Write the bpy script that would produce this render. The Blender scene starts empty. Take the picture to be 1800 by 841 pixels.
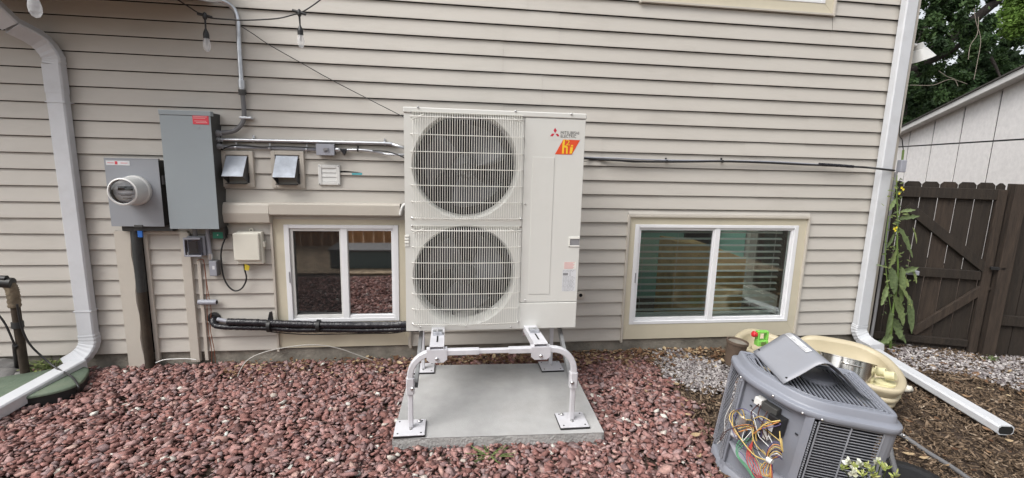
import bpy, bmesh, math, random
import numpy as np
from mathutils import Vector, Matrix, noise
random.seed(7); rng = np.random.default_rng(7)
S = bpy.context.scene; C = S.collection
PI = math.pi

# ------------------------------------------------------------------ camera
FPX, CAM_D, CAM_H = 835.65, 3.5596, 1.5443
YAW, PITCH, ROLL = 0.13507, 0.16743, 0.02566
_f = Vector((math.sin(YAW)*math.cos(PITCH), math.cos(YAW)*math.cos(PITCH), -math.sin(PITCH)))
_r = Vector((math.cos(YAW), -math.sin(YAW), 0)); _u = _r.cross(_f)
CR = math.cos(ROLL)*_r + math.sin(ROLL)*_u; CU = -math.sin(ROLL)*_r + math.cos(ROLL)*_u; CF = _f
CAM = Vector((0, -CAM_D, CAM_H))
cam = bpy.data.objects.new('camera', bpy.data.cameras.new('camera')); C.objects.link(cam)
M = Matrix((CR, CU, -CF)).transposed().to_4x4(); M.translation = CAM
cam.matrix_world = M
cam.data.sensor_fit = 'HORIZONTAL'; cam.data.sensor_width = 36; cam.data.lens = FPX/1800*36
cam.data.clip_start = 0.05; cam.data.clip_end = 3000
S.camera = cam
def ray(px, py): return CR*((px-900)/FPX) + CU*((420.5-py)/FPX) + CF
def W(px, py, y=0.0):            # point of the vertical plane Y=y seen at a photo pixel
    d = ray(px, py); return CAM + d*((y-CAM.y)/d.y)
def G(px, py, z=0.0):            # point of the level plane Z=z
    d = ray(px, py); return CAM + d*((z-CAM.z)/d.z)
def PL(px, py, p0, n):
    d = ray(px, py); return CAM + d*((p0-CAM).dot(n)/d.dot(n))
def proj(p):
    d = Vector(p)-CAM; w = d.dot(CF); return (900+FPX*d.dot(CR)/w, 420.5-FPX*d.dot(CU)/w)

# ------------------------------------------------------------------ world, sun, exposure
SUN_EL, SUN_AZ = math.radians(52), math.radians(236)   # azimuth: direction the light comes from, from +Y clockwise
w = bpy.data.worlds.new('World'); S.world = w; w.use_nodes = True
nt = w.node_tree; nt.nodes.clear()
sky = nt.nodes.new('ShaderNodeTexSky'); sky.sky_type = 'NISHITA'; sky.sun_disc = False
sky.sun_elevation = SUN_EL; sky.sun_rotation = SUN_AZ; sky.air_density = 1.0; sky.dust_density = 4.0
hs = nt.nodes.new('ShaderNodeHueSaturation'); hs.inputs['Saturation'].default_value = 0.22
bg = nt.nodes.new('ShaderNodeBackground'); bg.inputs['Strength'].default_value = 0.15
out = nt.nodes.new('ShaderNodeOutputWorld')
nt.links.new(sky.outputs[0], hs.inputs['Color']); nt.links.new(hs.outputs[0], bg.inputs['Color']); nt.links.new(bg.outputs[0], out.inputs[0])
sl = bpy.data.lights.new('sun', 'SUN'); sl.energy = 1.5; sl.angle = math.radians(35); sl.color = (1, 0.975, 0.94)
so = bpy.data.objects.new('sun', sl); C.objects.link(so)
sd = Vector((math.sin(SUN_AZ)*math.cos(SUN_EL), math.cos(SUN_AZ)*math.cos(SUN_EL), math.sin(SUN_EL)))
so.rotation_euler = sd.to_track_quat('Z', 'Y').to_euler(); so.location = (0, -6, 8)
S.view_settings.view_transform = 'Standard'; S.view_settings.look = 'None'
S.view_settings.exposure = 0.6; S.view_settings.gamma = 1

# ------------------------------------------------------------------ materials
def mat(name, col, rough=0.6, metal=0.0, nscale=0, namt=0.0, col2=None, bump=0.0, bscale=None, spec=0.5, stretch=None, dirt=0, coat=0):
    m = bpy.data.materials.new(name); m.use_nodes = True
    n = m.node_tree; b = n.nodes['Principled BSDF']
    b.inputs['Base Color'].default_value = (*col, 1); b.inputs['Roughness'].default_value = rough
    b.inputs['Metallic'].default_value = metal; b.inputs['Specular IOR Level'].default_value = spec
    if coat: b.inputs['Coat Weight'].default_value = coat; b.inputs['Coat Roughness'].default_value = 0.2
    if nscale or bump or dirt:
        tc = n.nodes.new('ShaderNodeTexCoord'); mp = n.nodes.new('ShaderNodeMapping')
        n.links.new(tc.outputs['Object'], mp.inputs[0])
        if stretch: mp.inputs['Scale'].default_value = stretch
    src = None
    if nscale:
        t = n.nodes.new('ShaderNodeTexNoise'); t.inputs['Scale'].default_value = nscale; t.inputs['Detail'].default_value = 6; t.inputs['Roughness'].default_value = 0.62
        n.links.new(mp.outputs[0], t.inputs[0])
        cr = n.nodes.new('ShaderNodeValToRGB'); n.links.new(t.outputs[0], cr.inputs[0])
        c2 = col2 or tuple(c*(1-namt) for c in col)
        cr.color_ramp.elements[0].position = 0.3; cr.color_ramp.elements[1].position = 0.7
        cr.color_ramp.elements[0].color = (*c2, 1); cr.color_ramp.elements[1].color = (*(col if col2 else tuple(min(1, c*(1+namt*.5)) for c in col)), 1)
        src = cr.outputs[0]
        n.links.new(src, b.inputs['Base Color'])
        rr = n.nodes.new('ShaderNodeMapRange'); n.links.new(t.outputs[0], rr.inputs[0])
        rr.inputs[3].default_value = min(1, rough+.12); rr.inputs[4].default_value = max(.03, rough-.12); n.links.new(rr.outputs[0], b.inputs['Roughness'])
    if dirt:
        t = n.nodes.new('ShaderNodeTexNoise'); t.inputs['Scale'].default_value = 3.1; t.inputs['Detail'].default_value = 8; t.inputs['Roughness'].default_value = .7
        n.links.new(mp.outputs[0], t.inputs[0])
        rr = n.nodes.new('ShaderNodeMapRange'); n.links.new(t.outputs[0], rr.inputs[0]); rr.inputs[1].default_value = .5; rr.inputs[2].default_value = .75; rr.inputs[4].default_value = dirt
        mx = n.nodes.new('ShaderNodeMixRGB'); n.links.new(rr.outputs[0], mx.inputs[0])
        if src: n.links.new(src, mx.inputs[1])
        else: mx.inputs[1].default_value = (*col, 1)
        mx.inputs[2].default_value = (.2, .17, .13, 1); n.links.new(mx.outputs[0], b.inputs['Base Color'])
    if bump:
        t2 = n.nodes.new('ShaderNodeTexNoise'); t2.inputs['Scale'].default_value = bscale or nscale*4 or 40; t2.inputs['Detail'].default_value = 8
        n.links.new(mp.outputs[0], t2.inputs[0])
        bp = n.nodes.new('ShaderNodeBump'); bp.inputs['Strength'].default_value = bump; bp.inputs['Distance'].default_value = 0.01
        n.links.new(t2.outputs[0], bp.inputs['Height']); n.links.new(bp.outputs[0], b.inputs['Normal'])
    return m
def toned(name, stops, rough=0.85, bump=0.3, bscale=60, spec=.3, trans=0):     # colour picked per piece by the attribute "tone"
    m = bpy.data.materials.new(name); m.use_nodes = True; n = m.node_tree; b = n.nodes['Principled BSDF']
    at = n.nodes.new('ShaderNodeAttribute'); at.attribute_name = 'tone'
    cr = n.nodes.new('ShaderNodeValToRGB'); n.links.new(at.outputs['Fac'], cr.inputs[0])
    el = cr.color_ramp.elements
    while len(el) < len(stops): el.new(0.5)
    for e, (p, c) in zip(el, stops): e.position = p; e.color = (*c, 1)
    tc = n.nodes.new('ShaderNodeTexCoord'); t = n.nodes.new('ShaderNodeTexNoise'); t.inputs['Scale'].default_value = bscale; t.inputs['Detail'].default_value = 5
    n.links.new(tc.outputs['Object'], t.inputs[0])
    mr = n.nodes.new('ShaderNodeMapRange'); n.links.new(t.outputs[0], mr.inputs[0]); mr.inputs[1].default_value = .3; mr.inputs[2].default_value = .7; mr.inputs[3].default_value = .72; mr.inputs[4].default_value = 1.2
    mx = n.nodes.new('ShaderNodeMixRGB'); mx.blend_type = 'MULTIPLY'; mx.inputs[0].default_value = 1
    n.links.new(cr.outputs[0], mx.inputs[1]); n.links.new(mr.outputs[0], mx.inputs[2]); n.links.new(mx.outputs[0], b.inputs['Base Color'])
    b.inputs['Roughness'].default_value = rough; b.inputs['Specular IOR Level'].default_value = spec
    if trans:
        td = n.nodes.new('ShaderNodeBsdfTranslucent'); n.links.new(mx.outputs[0], td.inputs[0]); ms = n.nodes.new('ShaderNodeMixShader'); ms.inputs[0].default_value = trans
        n.links.new(b.outputs[0], ms.inputs[1]); n.links.new(td.outputs[0], ms.inputs[2]); n.links.new(ms.outputs[0], n.nodes['Material Output'].inputs[0])
    bp = n.nodes.new('ShaderNodeBump'); bp.inputs['Strength'].default_value = bump; bp.inputs['Distance'].default_value = .004
    n.links.new(t.outputs[0], bp.inputs['Height']); n.links.new(bp.outputs[0], b.inputs['Normal'])
    return m
def glassmat(name, tint=(.92, .96, .94), refl=1.0):
    m = bpy.data.materials.new(name); m.use_nodes = True; n = m.node_tree; n.nodes.clear()
    o = n.nodes.new('ShaderNodeOutputMaterial'); tr = n.nodes.new('ShaderNodeBsdfTransparent'); tr.inputs[0].default_value = (*tint, 1)
    g = n.nodes.new('ShaderNodeBsdfGlossy'); g.inputs['Roughness'].default_value = .03
    fr = n.nodes.new('ShaderNodeFresnel'); fr.inputs[0].default_value = 1.52
    mu = n.nodes.new('ShaderNodeMath'); mu.operation = 'MULTIPLY'; mu.use_clamp = True; mu.inputs[1].default_value = refl
    mx = n.nodes.new('ShaderNodeMixShader'); n.links.new(fr.outputs[0], mu.inputs[0]); n.links.new(mu.outputs[0], mx.inputs[0])
    n.links.new(tr.outputs[0], mx.inputs[1]); n.links.new(g.outputs[0], mx.inputs[2]); n.links.new(mx.outputs[0], o.inputs[0])
    return m
def screenmat(name, cover=.55, col=(.03, .03, .03)):
    m = bpy.data.materials.new(name); m.use_nodes = True; n = m.node_tree; n.nodes.clear()
    o = n.nodes.new('ShaderNodeOutputMaterial'); tr = n.nodes.new('ShaderNodeBsdfTransparent'); d = n.nodes.new('ShaderNodeBsdfDiffuse'); d.inputs[0].default_value = (*col, 1)
    mx = n.nodes.new('ShaderNodeMixShader'); mx.inputs[0].default_value = cover
    n.links.new(tr.outputs[0], mx.inputs[1]); n.links.new(d.outputs[0], mx.inputs[2]); n.links.new(mx.outputs[0], o.inputs[0]); return m
def brushed(name, col, rough): return mat(name, col, rough, 1.0, 30, .12, stretch=(1, 1, 12))

MT = dict(
 siding=mat('beige_vinyl', (.482, .456, .413), .5, 0, 2.2, .045, bump=.10, bscale=35, stretch=(.5, 1, 1.5), dirt=.17),
 trim=mat('beige_trim', (.475, .44, .385), .5, 0, 3, .06, bump=.05, bscale=20, dirt=.14),
 cream=mat('cream_trim_metal', (.56, .515, .40), .45, 0, 2.5, .07, bump=.05, bscale=14, dirt=.1),
 white_vinyl=mat('white_vinyl_frame', (.74, .745, .76), .35, 0, 5, .05, dirt=.07),
 white_alu=mat('white_painted_gutter', (.56, .575, .60), .38, 0, 6, .06, bump=.03, bscale=20, dirt=.2),
 foundation=mat('foundation_concrete', (.24, .22, .185), .9, 0, 7, .45, bump=.6, bscale=50),
 pad=mat('pad_concrete', (.39, .39, .385), .88, 0, 2.6, .24, bump=.25, bscale=150, dirt=.22),
 pad_rough=mat('pad_rough_edge', (.37, .37, .36), .92, 0, 12, .25, bump=1.0, bscale=70),
 soil=mat('soil', (.075, .052, .038), .95, 0, 6, .5, bump=.8, bscale=40),
 unit=mat('ivory_enamel', (.60, .60, .57), .36, 0, 1.3, .03, bump=.012, bscale=5, coat=.15, dirt=.07),
 wire_ivory=mat('ivory_wire', (.70, .695, .65), .4),
 fan_dark=mat('fan_plastic', (.028, .03, .032), .35, 0, 4, .3),
 black_void=mat('dark_interior', (.012, .012, .013), .7),
 fins=mat('coil_fins', (.022, .024, .027), .7, 0, 20, .4),
 galv=mat('galvanised_steel', (.60, .62, .65), .3, .85, 14, .22),
 chrome=mat('zinc_bolt', (.55, .55, .55), .3, 1, 30, .2),
 gray_box=mat('grey_enamel', (.27, .305, .325), .42, 0, 2.5, .05, bump=.03, bscale=14, dirt=.10),
 gray_box_dark=mat('grey_enamel_meter', (.28, .295, .32), .45, 0, 3, .05, bump=.03, bscale=14, dirt=.12),
 side_shade_and_black=mat('box_side_shade_and_black', (.055, .055, .053), .6, 0, 5, .3),  # box side shade put into this dark tone; plain black parts use it too
 pvc_gray=mat('grey_pvc', (.15, .15, .155), .5, 0, 8, .15),
 pvc_light=mat('pale_grey_pvc', (.30, .31, .35), .45, 0, 8, .12),
 black=mat('black_rubber', (.016, .016, .017), .45, 0, 20, .3),
 tape=mat('black_vinyl_tape', (.014, .014, .018), .28, 0, 30, .3, bump=.5, bscale=60),
 offwhite=mat('offwhite_plastic', (.66, .64, .56), .4, 0, 4, .05, dirt=.12),
 white_plastic=mat('white_plastic', (.66, .66, .64), .4, 0, 6, .06, dirt=.1),
 stand=mat('stand_powder_coat', (.58, .58, .61), .4, 0, 9, .10, coat=.1, dirt=.25),
 stand_gray=mat('stand_galvanised_rail', (.36, .37, .38), .4, .6, 12, .3),
 red=mat('red_label', (.60, .05, .075), .5), orange_red=mat('orange_red_print', (.65, .07, .02), .45),
 yellow=mat('yellow_print', (.80, .50, .03), .45), dark_yellow=mat('yellow_tag', (.55, .42, .03), .6),
 print=mat('black_print', (.02, .02, .022), .6), gray_print=mat('grey_print', (.22, .22, .23), .6), pink_print=mat('pink_print', (.65, .30, .30), .6),
 paper=mat('label_paper', (.62, .63, .65), .5, 0, 40, .08),
 blue=mat('blue_plastic', (.02, .12, .42), .5), teal=mat('teal_bit', (.05, .33, .38), .5), green=mat('green_label', (.01, .16, .10), .45),
 copper=mat('copper_wire', (.30, .11, .06), .5, .6, 20, .3),
 rust=mat('rusty_pipe', (.040, .028, .018), .85, 0, 9, .5, bump=.4, bscale=40), dark_pipe=mat('dark_pipe', (.032, .034, .034), .6, 0, 9, .4),
 acgray=mat('condenser_paint', (.215, .228, .265), .42, 0, 5, .08, bump=.05, bscale=30, dirt=.22),
 acdark=mat('condenser_dark', (.014, .016, .022), .6), acwire=mat('condenser_guard', (.27, .28, .31), .4, 0, 9, .12),
 steel=mat('polished_steel_pot', (.62, .60, .56), .16, 1, 4, .1, stretch=(.2, .2, 6)),
 tub=mat('beige_plastic', (.47, .41, .285), .5, 0, 5, .07, bump=.08, bscale=40, dirt=.12),
 yellow_plastic=mat('pale_yellow_plastic', (.64, .60, .37), .4, 0, 6, .06),
 lime=mat('lime_plastic', (.20, .52, .09), .35), redcap=mat('red_plastic', (.55, .02, .03), .4),
 brown_pot=mat('brown_pot', (.10, .07, .05), .7, 0, 10, .3),
 lid_green=mat('green_lid', (.11, .15, .105), .65, 0, 3, .35, bump=.3, bscale=60, dirt=.35), lid_black=mat('black_lid_side', (.012, .012, .012), .6),
 rock=mat('grey_rock', (.16, .155, .15), .85, 0, 8, .5, bump=.7, bscale=20),
 wood_dark=mat('dark_stained_wood', (.020, .0135, .0085), .75, 0, 6, .45, bump=.6, bscale=30, stretch=(6, 6, .6)),
 wood_worn=mat('worn_stained_wood', (.036, .024, .016), .8, 0, 7, .5, bump=.6, bscale=30, stretch=(6, 6, .6)),
 wood_tan=mat('tan_wood', (.48, .26, .13), .75, 0, 6, .35, stretch=(4, 4, .5)),
 shed_panel=mat('shed_white_panel', (.77, .75, .735), .7, 0, 14, .10, bump=.2, bscale=60), shed_gap=mat('shed_gap', (.05, .05, .05), .8),
 shed_trim=mat('shed_fascia', (.60, .59, .57), .6, 0, 5, .1), shingle=mat('shingle', (.06, .055, .05), .9, 0, 20, .4),
 bark=mat('bark', (.035, .028, .024), .9, 0, 12, .5, bump=.8, bscale=20, stretch=(3, 3, .7)),
 dead=mat('dead_twig', (.20, .17, .14), .9),
 stem=mat('green_stem', (.13, .20, .05), .6, 0, 10, .3),
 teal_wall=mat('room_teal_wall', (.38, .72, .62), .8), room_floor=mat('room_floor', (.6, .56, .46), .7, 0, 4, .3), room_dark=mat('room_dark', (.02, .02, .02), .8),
 room_wall=mat('room_wall', (.82, .80, .74), .8), osb=mat('plywood', (.85, .52, .20), .7, 0, 6, .35, bump=.2), cloth=mat('pale_cloth', (.62, .54, .42), .9, 0, 9, .3, bump=.5, bscale=12),
 blind=mat('blind_slat', (.90, .91, .88), .5), bluewall=mat('far_blue_siding', (.13, .17, .18), .7),
 soffit=mat('brown_soffit', (.20, .145, .105), .7, 0, 5, .15), grille_gap=mat('gap', (.008, .008, .008), .9),
 wy=mat('yellow_wire', (.55, .40, .13), .45), wr=mat('red_wire', (.36, .05, .045), .45), wg=mat('green_wire', (.07, .22, .12), .45), wp=mat('purple_wire', (.08, .06, .16), .45), wo=mat('orange_wire', (.48, .20, .06), .45), wb=mat('brown_wire', (.05, .018, .015), .45), ww=mat('white_wire', (.62, .62, .60), .45),
 glass=glassmat('window_glass', (.95, .99, .97), 1.2), glass_dark=glassmat('window_glass_dark', (.50, .55, .54), 13), bulb=glassmat('bulb_glass', (.97, .98, .99), 1.8), clear=glassmat('clear_cover', (.80, .82, .86), 1.5),
 screen=screenmat('insect_screen', .55, (.022, .022, .022)),
)
RED_STOPS = [(0, (0.100, 0.056, 0.052)), (.18, (0.236, 0.114, 0.097)), (.3, (0.189, 0.130, 0.130)), (.42, (0.319, 0.167, 0.149)), (.55, (0.224, 0.105, 0.089)), (.68, (0.389, 0.236, 0.217)), (.78, (0.248, 0.186, 0.186)), (.88, (0.425, 0.260, 0.223)), (.93, (0.448, 0.384, 0.335)), (1, (0.620, 0.620, 0.570))]
MT['bulb_clear'] = screenmat('clear_bulb', .28, (.85, .87, .9)); MT['cable_pale'] = mat('pale_cable', (.40, .39, .36), .5); MT['screen_light'] = screenmat('insect_screen_light', .38, (.022, .022, .022)); MT['red_rock'] = toned('red_rock', RED_STOPS, .85, .35, 70)
MT['mulch'] = toned('mulch', [(0, (.05, .034, .022)), (.5, (.155, .108, .07)), (.85, (.27, .20, .14)), (1, (.42, .35, .27))], .9, .5, 90)
MT['white_rock'] = toned('white_rock', [(0, (.12, .10, .10)), (.4, (.27, .245, .245)), (1, (.50, .475, .46))], .8, .3, 60)
MT['leaf_dry'] = toned('dry_leaf', [(0, (.09, .045, .025)), (.5, (.22, .125, .07)), (.8, (.38, .27, .16)), (1, (.6, .48, .30))], .8, .3, 60, trans=.2)
MT['leaf_tree'] = toned('tree_leaf', [(0, (.018, .035, .016)), (.5, (.035, .07, .025)), (1, (.075, .13, .04))], .6, .1, 20, trans=.35)
MT['leaf_bright'] = toned('bright_leaf', [(0, (.06, .12, .02)), (1, (.16, .26, .05))], .6, .1, 20, trans=.35)
MT['weed'] = toned('weed_leaf', [(0, (.07, .10, .05)), (.6, (.15, .20, .085)), (1, (.26, .30, .10))], .55, .5, 50, trans=.25)
MT['bud'] = toned('flower_bud', [(0, (.28, .36, .08)), (.6, (.5, .52, .2)), (1, (.75, .76, .68))], .6, .1, 50, trans=.2)
MT['yflower'] = mat('yellow_petal', (.75, .62, .04), .6)

# ------------------------------------------------------------------ mesh helpers
class MB:
    def __init__(s): s.v = []; s.f = []; s.sm = []; s.tone = []
    def add(s, vs, fs, smooth=False, tone=.5):
        o = len(s.v); s.v += [tuple(v) for v in vs]; s.f += [tuple(o+i for i in f) for f in fs]; s.sm += [smooth]*len(fs); s.tone += [tone]*len(vs); return s
    def box(s, x0, x1, y0, y1, z0, z1, tone=.5):
        x0, x1 = sorted((x0, x1)); y0, y1 = sorted((y0, y1)); z0, z1 = sorted((z0, z1))
        vs = [(x, y, z) for z in (z0, z1) for y in (y0, y1) for x in (x0, x1)]
        return s.add(vs, [(0,2,3,1),(4,5,7,6),(0,1,5,4),(2,6,7,3),(0,4,6,2),(1,3,7,5)], tone=tone)
    def obox(s, c, ax, ay, az, hx, hy, hz, tone=.5):
        c = Vector(c); vs = [c+ax*(i*hx)+ay*(j*hy)+az*(k*hz) for k in (-1, 1) for j in (-1, 1) for i in (-1, 1)]
        return s.add(vs, [(0,2,3,1),(4,5,7,6),(0,1,5,4),(2,6,7,3),(0,4,6,2),(1,3,7,5)], tone=tone)
    def prism(s, poly, d, tone=.5):          # poly: 3D points (planar), d: extrusion vector
        n = len(poly); a = [Vector(p) for p in poly]; b = [p+Vector(d) for p in a]
        s.add(a+b, [tuple(range(n))[::-1], tuple(range(n, 2*n))]+[(i, (i+1) % n, n+(i+1) % n, n+i) for i in range(n)], tone=tone); return s
    def sweep(s, path, sec, up=(0, 0, 1), caps=True, smooth=True, scales=None, closed_sec=True):
        path = [Vector(p) for p in path]; n = len(path); m = len(sec); T = []
        for i in range(n):
            t = (path[min(i+1, n-1)]-path[max(i-1, 0)]); T.append(t.normalized() if t.length > 1e-9 else Vector((0, 0, 1)))
        nrm = Vector(up); nrm = (nrm-T[0]*nrm.dot(T[0]))
        if nrm.length < 1e-4: nrm = T[0].orthogonal()
        nrm.normalize(); rings = []
        for i in range(n):
            if i:
                q = T[i-1].rotation_difference(T[i]); nrm = q @ nrm; nrm = (nrm-T[i]*nrm.dot(T[i])).normalized()
            bi = T[i].cross(nrm); k = scales[i] if scales else 1
            rings.append([path[i]+nrm*(b*k)+bi*(a*k) for a, b in sec])
        vs = [p for r in rings for p in r]; fs = []
        for i in range(n-1):
            for j in range(m):
                j2 = (j+1) % m; fs.append((i*m+j, i*m+j2, (i+1)*m+j2, (i+1)*m+j))
        s.add(vs, fs, smooth)
        if caps:
            s.add(rings[0], [tuple(range(m))[::-1]]); s.add(rings[-1], [tuple(range(m))])
        return s
    def tube(s, path, r, n=10, caps=True, scales=None, tone=.5):
        a = len(s.tone); s.sweep(path, [(r*math.cos(2*PI*k/n), r*math.sin(2*PI*k/n)) for k in range(n)], (0.123, .9, .31), caps, True, scales)
        for i in range(a, len(s.tone)): s.tone[i] = tone
        return s
    def lathe(s, c, axis, prof, n=24, smooth=True, caps=True):
        c = Vector(c); ax = Vector(axis).normalized(); u = ax.orthogonal().normalized(); v = ax.cross(u); rings = []
        for r, h in prof: rings.append([c+ax*h+u*(r*math.cos(2*PI*k/n))+v*(r*math.sin(2*PI*k/n)) for k in range(n)])
        for i in range(len(rings)-1):
            s.add(rings[i]+rings[i+1], [(j, (j+1) % n, n+(j+1) % n, n+j) for j in range(n)], smooth)
        if caps: s.add(rings[0], [tuple(range(n))[::-1]]); s.add(rings[-1], [tuple(range(n))])
        return s
    def grid(s, P, smooth=True, tone=.5):    # P[i][j]
        n = len(P); m = len(P[0]); return s.add([p for r in P for p in r], [(i*m+j, i*m+j+1, (i+1)*m+j+1, (i+1)*m+j) for i in range(n-1) for j in range(m-1)], smooth, tone)
    def build(s, name, m, parent=None, local=False, bevel=0, solid=0, seg=2, weld=False):
        me = bpy.data.meshes.new(name); off = Vector((0, 0, 0))
        if parent is not None and not local:
            off = Vector(parent.location)
            if parent.parent is not None: off = off+Vector(parent.parent.location)
        me.from_pydata([tuple(Vector(v)-off) for v in s.v], [], s.f)
        me.polygons.foreach_set('use_smooth', s.sm)
        a = me.attributes.new('tone', 'FLOAT', 'POINT'); a.data.foreach_set('value', s.tone)
        if weld:
            bm = bmesh.new(); bm.from_mesh(me); bmesh.ops.remove_doubles(bm, verts=bm.verts, dist=1e-5); bmesh.ops.recalc_face_normals(bm, faces=bm.faces); bm.to_mesh(me); bm.free()
        me.materials.append(MT[m] if isinstance(m, str) else m)
        o = bpy.data.objects.new(name, me); C.objects.link(o)
        if parent is not None: o.parent = parent
        if solid: md = o.modifiers.new('s', 'SOLIDIFY'); md.thickness = solid; md.offset = 0
        if bevel: md = o.modifiers.new('b', 'BEVEL'); md.width = bevel; md.segments = seg; md.limit_method = 'ANGLE'; md.angle_limit = math.radians(40); md.harden_normals = False
        return o
def tag(o, label=None, cat=None, group=None, kind=None):
    if label: o['label'] = label
    if cat: o['category'] = cat
    if group: o['group'] = group
    if kind: o['kind'] = kind
    return o
def thing(name, label, cat, loc=(0, 0, 0), group=None):
    o = bpy.data.objects.new(name, None); C.objects.link(o); o.location = loc; o.empty_display_size = .1
    return tag(o, label, cat, group)
def part_empty(name, parent, label=None):
    o = bpy.data.objects.new(name, None); C.objects.link(o); o.parent = parent; o.empty_display_size = .05
    if label: o['label'] = label
    return o
def B(*a, **k): return MB().box(*a, **k)
def spl(pts, k=6):
    P = [Vector(p) for p in pts]; out = []
    for i in range(len(P)-1):
        p0 = P[max(i-1, 0)]; p1 = P[i]; p2 = P[i+1]; p3 = P[min(i+2, len(P)-1)]
        for j in range(k):
            t = j/k; out.append(.5*((2*p1)+(p2-p0)*t+(2*p0-5*p1+4*p2-p3)*t*t+(3*p1-p0-3*p2+p3)*t**3))
    out.append(P[-1]); return out
def rect(px0, py0, px1, py1, px2, py2, px3, py3, y):   # UL UR BR BL -> x0,x1,z0,z1
    a, b, c, d = W(px0, py0, y), W(px1, py1, y), W(px2, py2, y), W(px3, py3, y)
    return (a.x+d.x)/2, (b.x+c.x)/2, (c.z+d.z)/2, (a.z+b.z)/2
def screw(p, axis, r, name, parent, m='chrome', local=False):
    return MB().lathe(p, axis, [(r, 0), (r, r*.5), (r*.6, r*.9)], 8).build(name, m, parent, local=local)
def text_mesh(txt, size, width=None, bold=.0):
    cu = bpy.data.curves.new('t', 'FONT'); cu.body = txt; cu.size = size; cu.resolution_u = 3; cu.offset = bold
    o = bpy.data.objects.new('t', cu); C.objects.link(o); dg = bpy.context.evaluated_depsgraph_get(); me = bpy.data.meshes.new_from_object(o.evaluated_get(dg)); 
    vs = [v.co.copy() for v in me.vertices]; fs = [tuple(p.vertices) for p in me.polygons]; bpy.data.objects.remove(o); bpy.data.curves.remove(cu)
    if width and vs:
        x0 = min(v.x for v in vs); x1 = max(v.x for v in vs); k = width/(x1-x0)
        for v in vs: v.x = (v.x-x0)*k
    return vs, fs

# ------------------------------------------------------------------ ground
H0 = 0.0
gr = MB(); N = 60
xs = np.concatenate([[-900, -60, -12], np.linspace(-5, 7, N), [14, 60, 900]]); ys = np.concatenate([[-900, -60, -12], np.linspace(-6, 3, 40), [10, 60, 900]])
gr.grid([[(x, y, -.03+(.008*noise.noise((x*2, y*2, 0)) if abs(x) < 6 and abs(y) < 5 else 0)) for y in ys] for x in xs])
tag(gr.build('ground', 'soil'), kind='structure')

# ------------------------------------------------------------------ house
house = thing('house', 'beige vinyl sided house wall with two basement windows and a concrete footing', 'house', (0, 0, 0))
EXP = 0.108; Z0 = 2.4777      # bottom edge of course 0
XR = (W(1618, 0, -.02).x+W(1593, 170, -.02).x)/2
XL = -4.6
wl, wr_ = rect(497, 395, 699.4, 396.3, 703.2, 564, 509, 566.5, -.01), rect(1116.3, 394.2, 1403.4, 397.2, 1383.2, 564.5, 1105.3, 570.5, -.01)
jl = rect(480, 386, 712, 386, 712, 604, 491.4, 606, -.01); jr = rect(1104, 378.5, 1423, 381.5, 1398.5, 590, 1090.5, 599, -.02)
ju = rect(1131, -60, 1474, -60, 1469.8, 30.3, 1123, 2, -.02)
print('XR', XR, 'wl', wl, 'wr', wr_, 'jl', jl, 'jr', jr, 'ju', ju)
holes = [(jl[0], jl[1]+.02, -1, jl[3]), (jr[0], jr[1], -1, jr[3]), (ju[0], ju[1], ju[2], 9)]
# channel with service pipe
chx = (W(233, 500, 0).x, W(262, 500, 0).x)
holes.append((chx[0]-.01, chx[1]+.01, -1, W(240, 402, 0).z))
seams = {}
def course(x0, x1, z, top, dy=0, sag=0):
    o = -dy; yb = -.0185; yt = -.0035; n = max(2, int((x1-x0)/.35))
    prof = [(yb+.012, z+.004), (yb+.001, z), (yb, z+.003), (yb+.001, z+.012), (yt, z+top-.0045), (yt+.022, z+top-.0035)]  # open notch at the top edge added to draw a dark shade line
    P = []
    for i in range(n+1):
        x = x0+(x1-x0)*i/n; wv = .0022*noise.noise((x*1.7, z*9, 3.3)); P.append([(x, y+o+wv*(1 if 0 < k < 5 else 0), zz+wv*.6) for k, (y, zz) in enumerate(prof)])
    m = MB(); m.grid(P, False); return m.build('siding_board', 'siding', house)
for k in range(-8, 23):
    z = Z0-k*EXP; iv = [(XL, XR-.045)]
    for hx0, hx1, hz0, hz1 in holes:
        if hz0 < z+EXP and hz1 > z:
            nv = []
            for a, b in iv:
                if hx1 <= a or hx0 >= b: nv.append((a, b))
                else:
                    if hx0 > a: nv.append((a, hx0))
                    if hx1 < b: nv.append((hx1, b))
            iv = nv
            if z < hz1 < z+EXP-.012: course(max(hx0, XL), min(hx1, XR-.045), hz1, z+EXP-hz1)
            if z+.012 < hz0 < z+EXP: course(max(hx0, XL), min(hx1, XR-.045), z, hz0-z)
    r2 = random.Random((k//2)*77+5)
    cuts = [r2.uniform(-3.8, -2.4), r2.uniform(-.4, 1.2), r2.uniform(1.6, 3.3)]
    pc = 0
    for a, b in iv:
        pts = [a]+[c for c in cuts if a+.25 < c < b-.25]+[b]
        for i in range(len(pts)-1):
            course(pts[i]-(.012 if i else 0), pts[i+1], z, EXP, dy=(.0026 if pc % 2 else 0)); pc += 1
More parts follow.
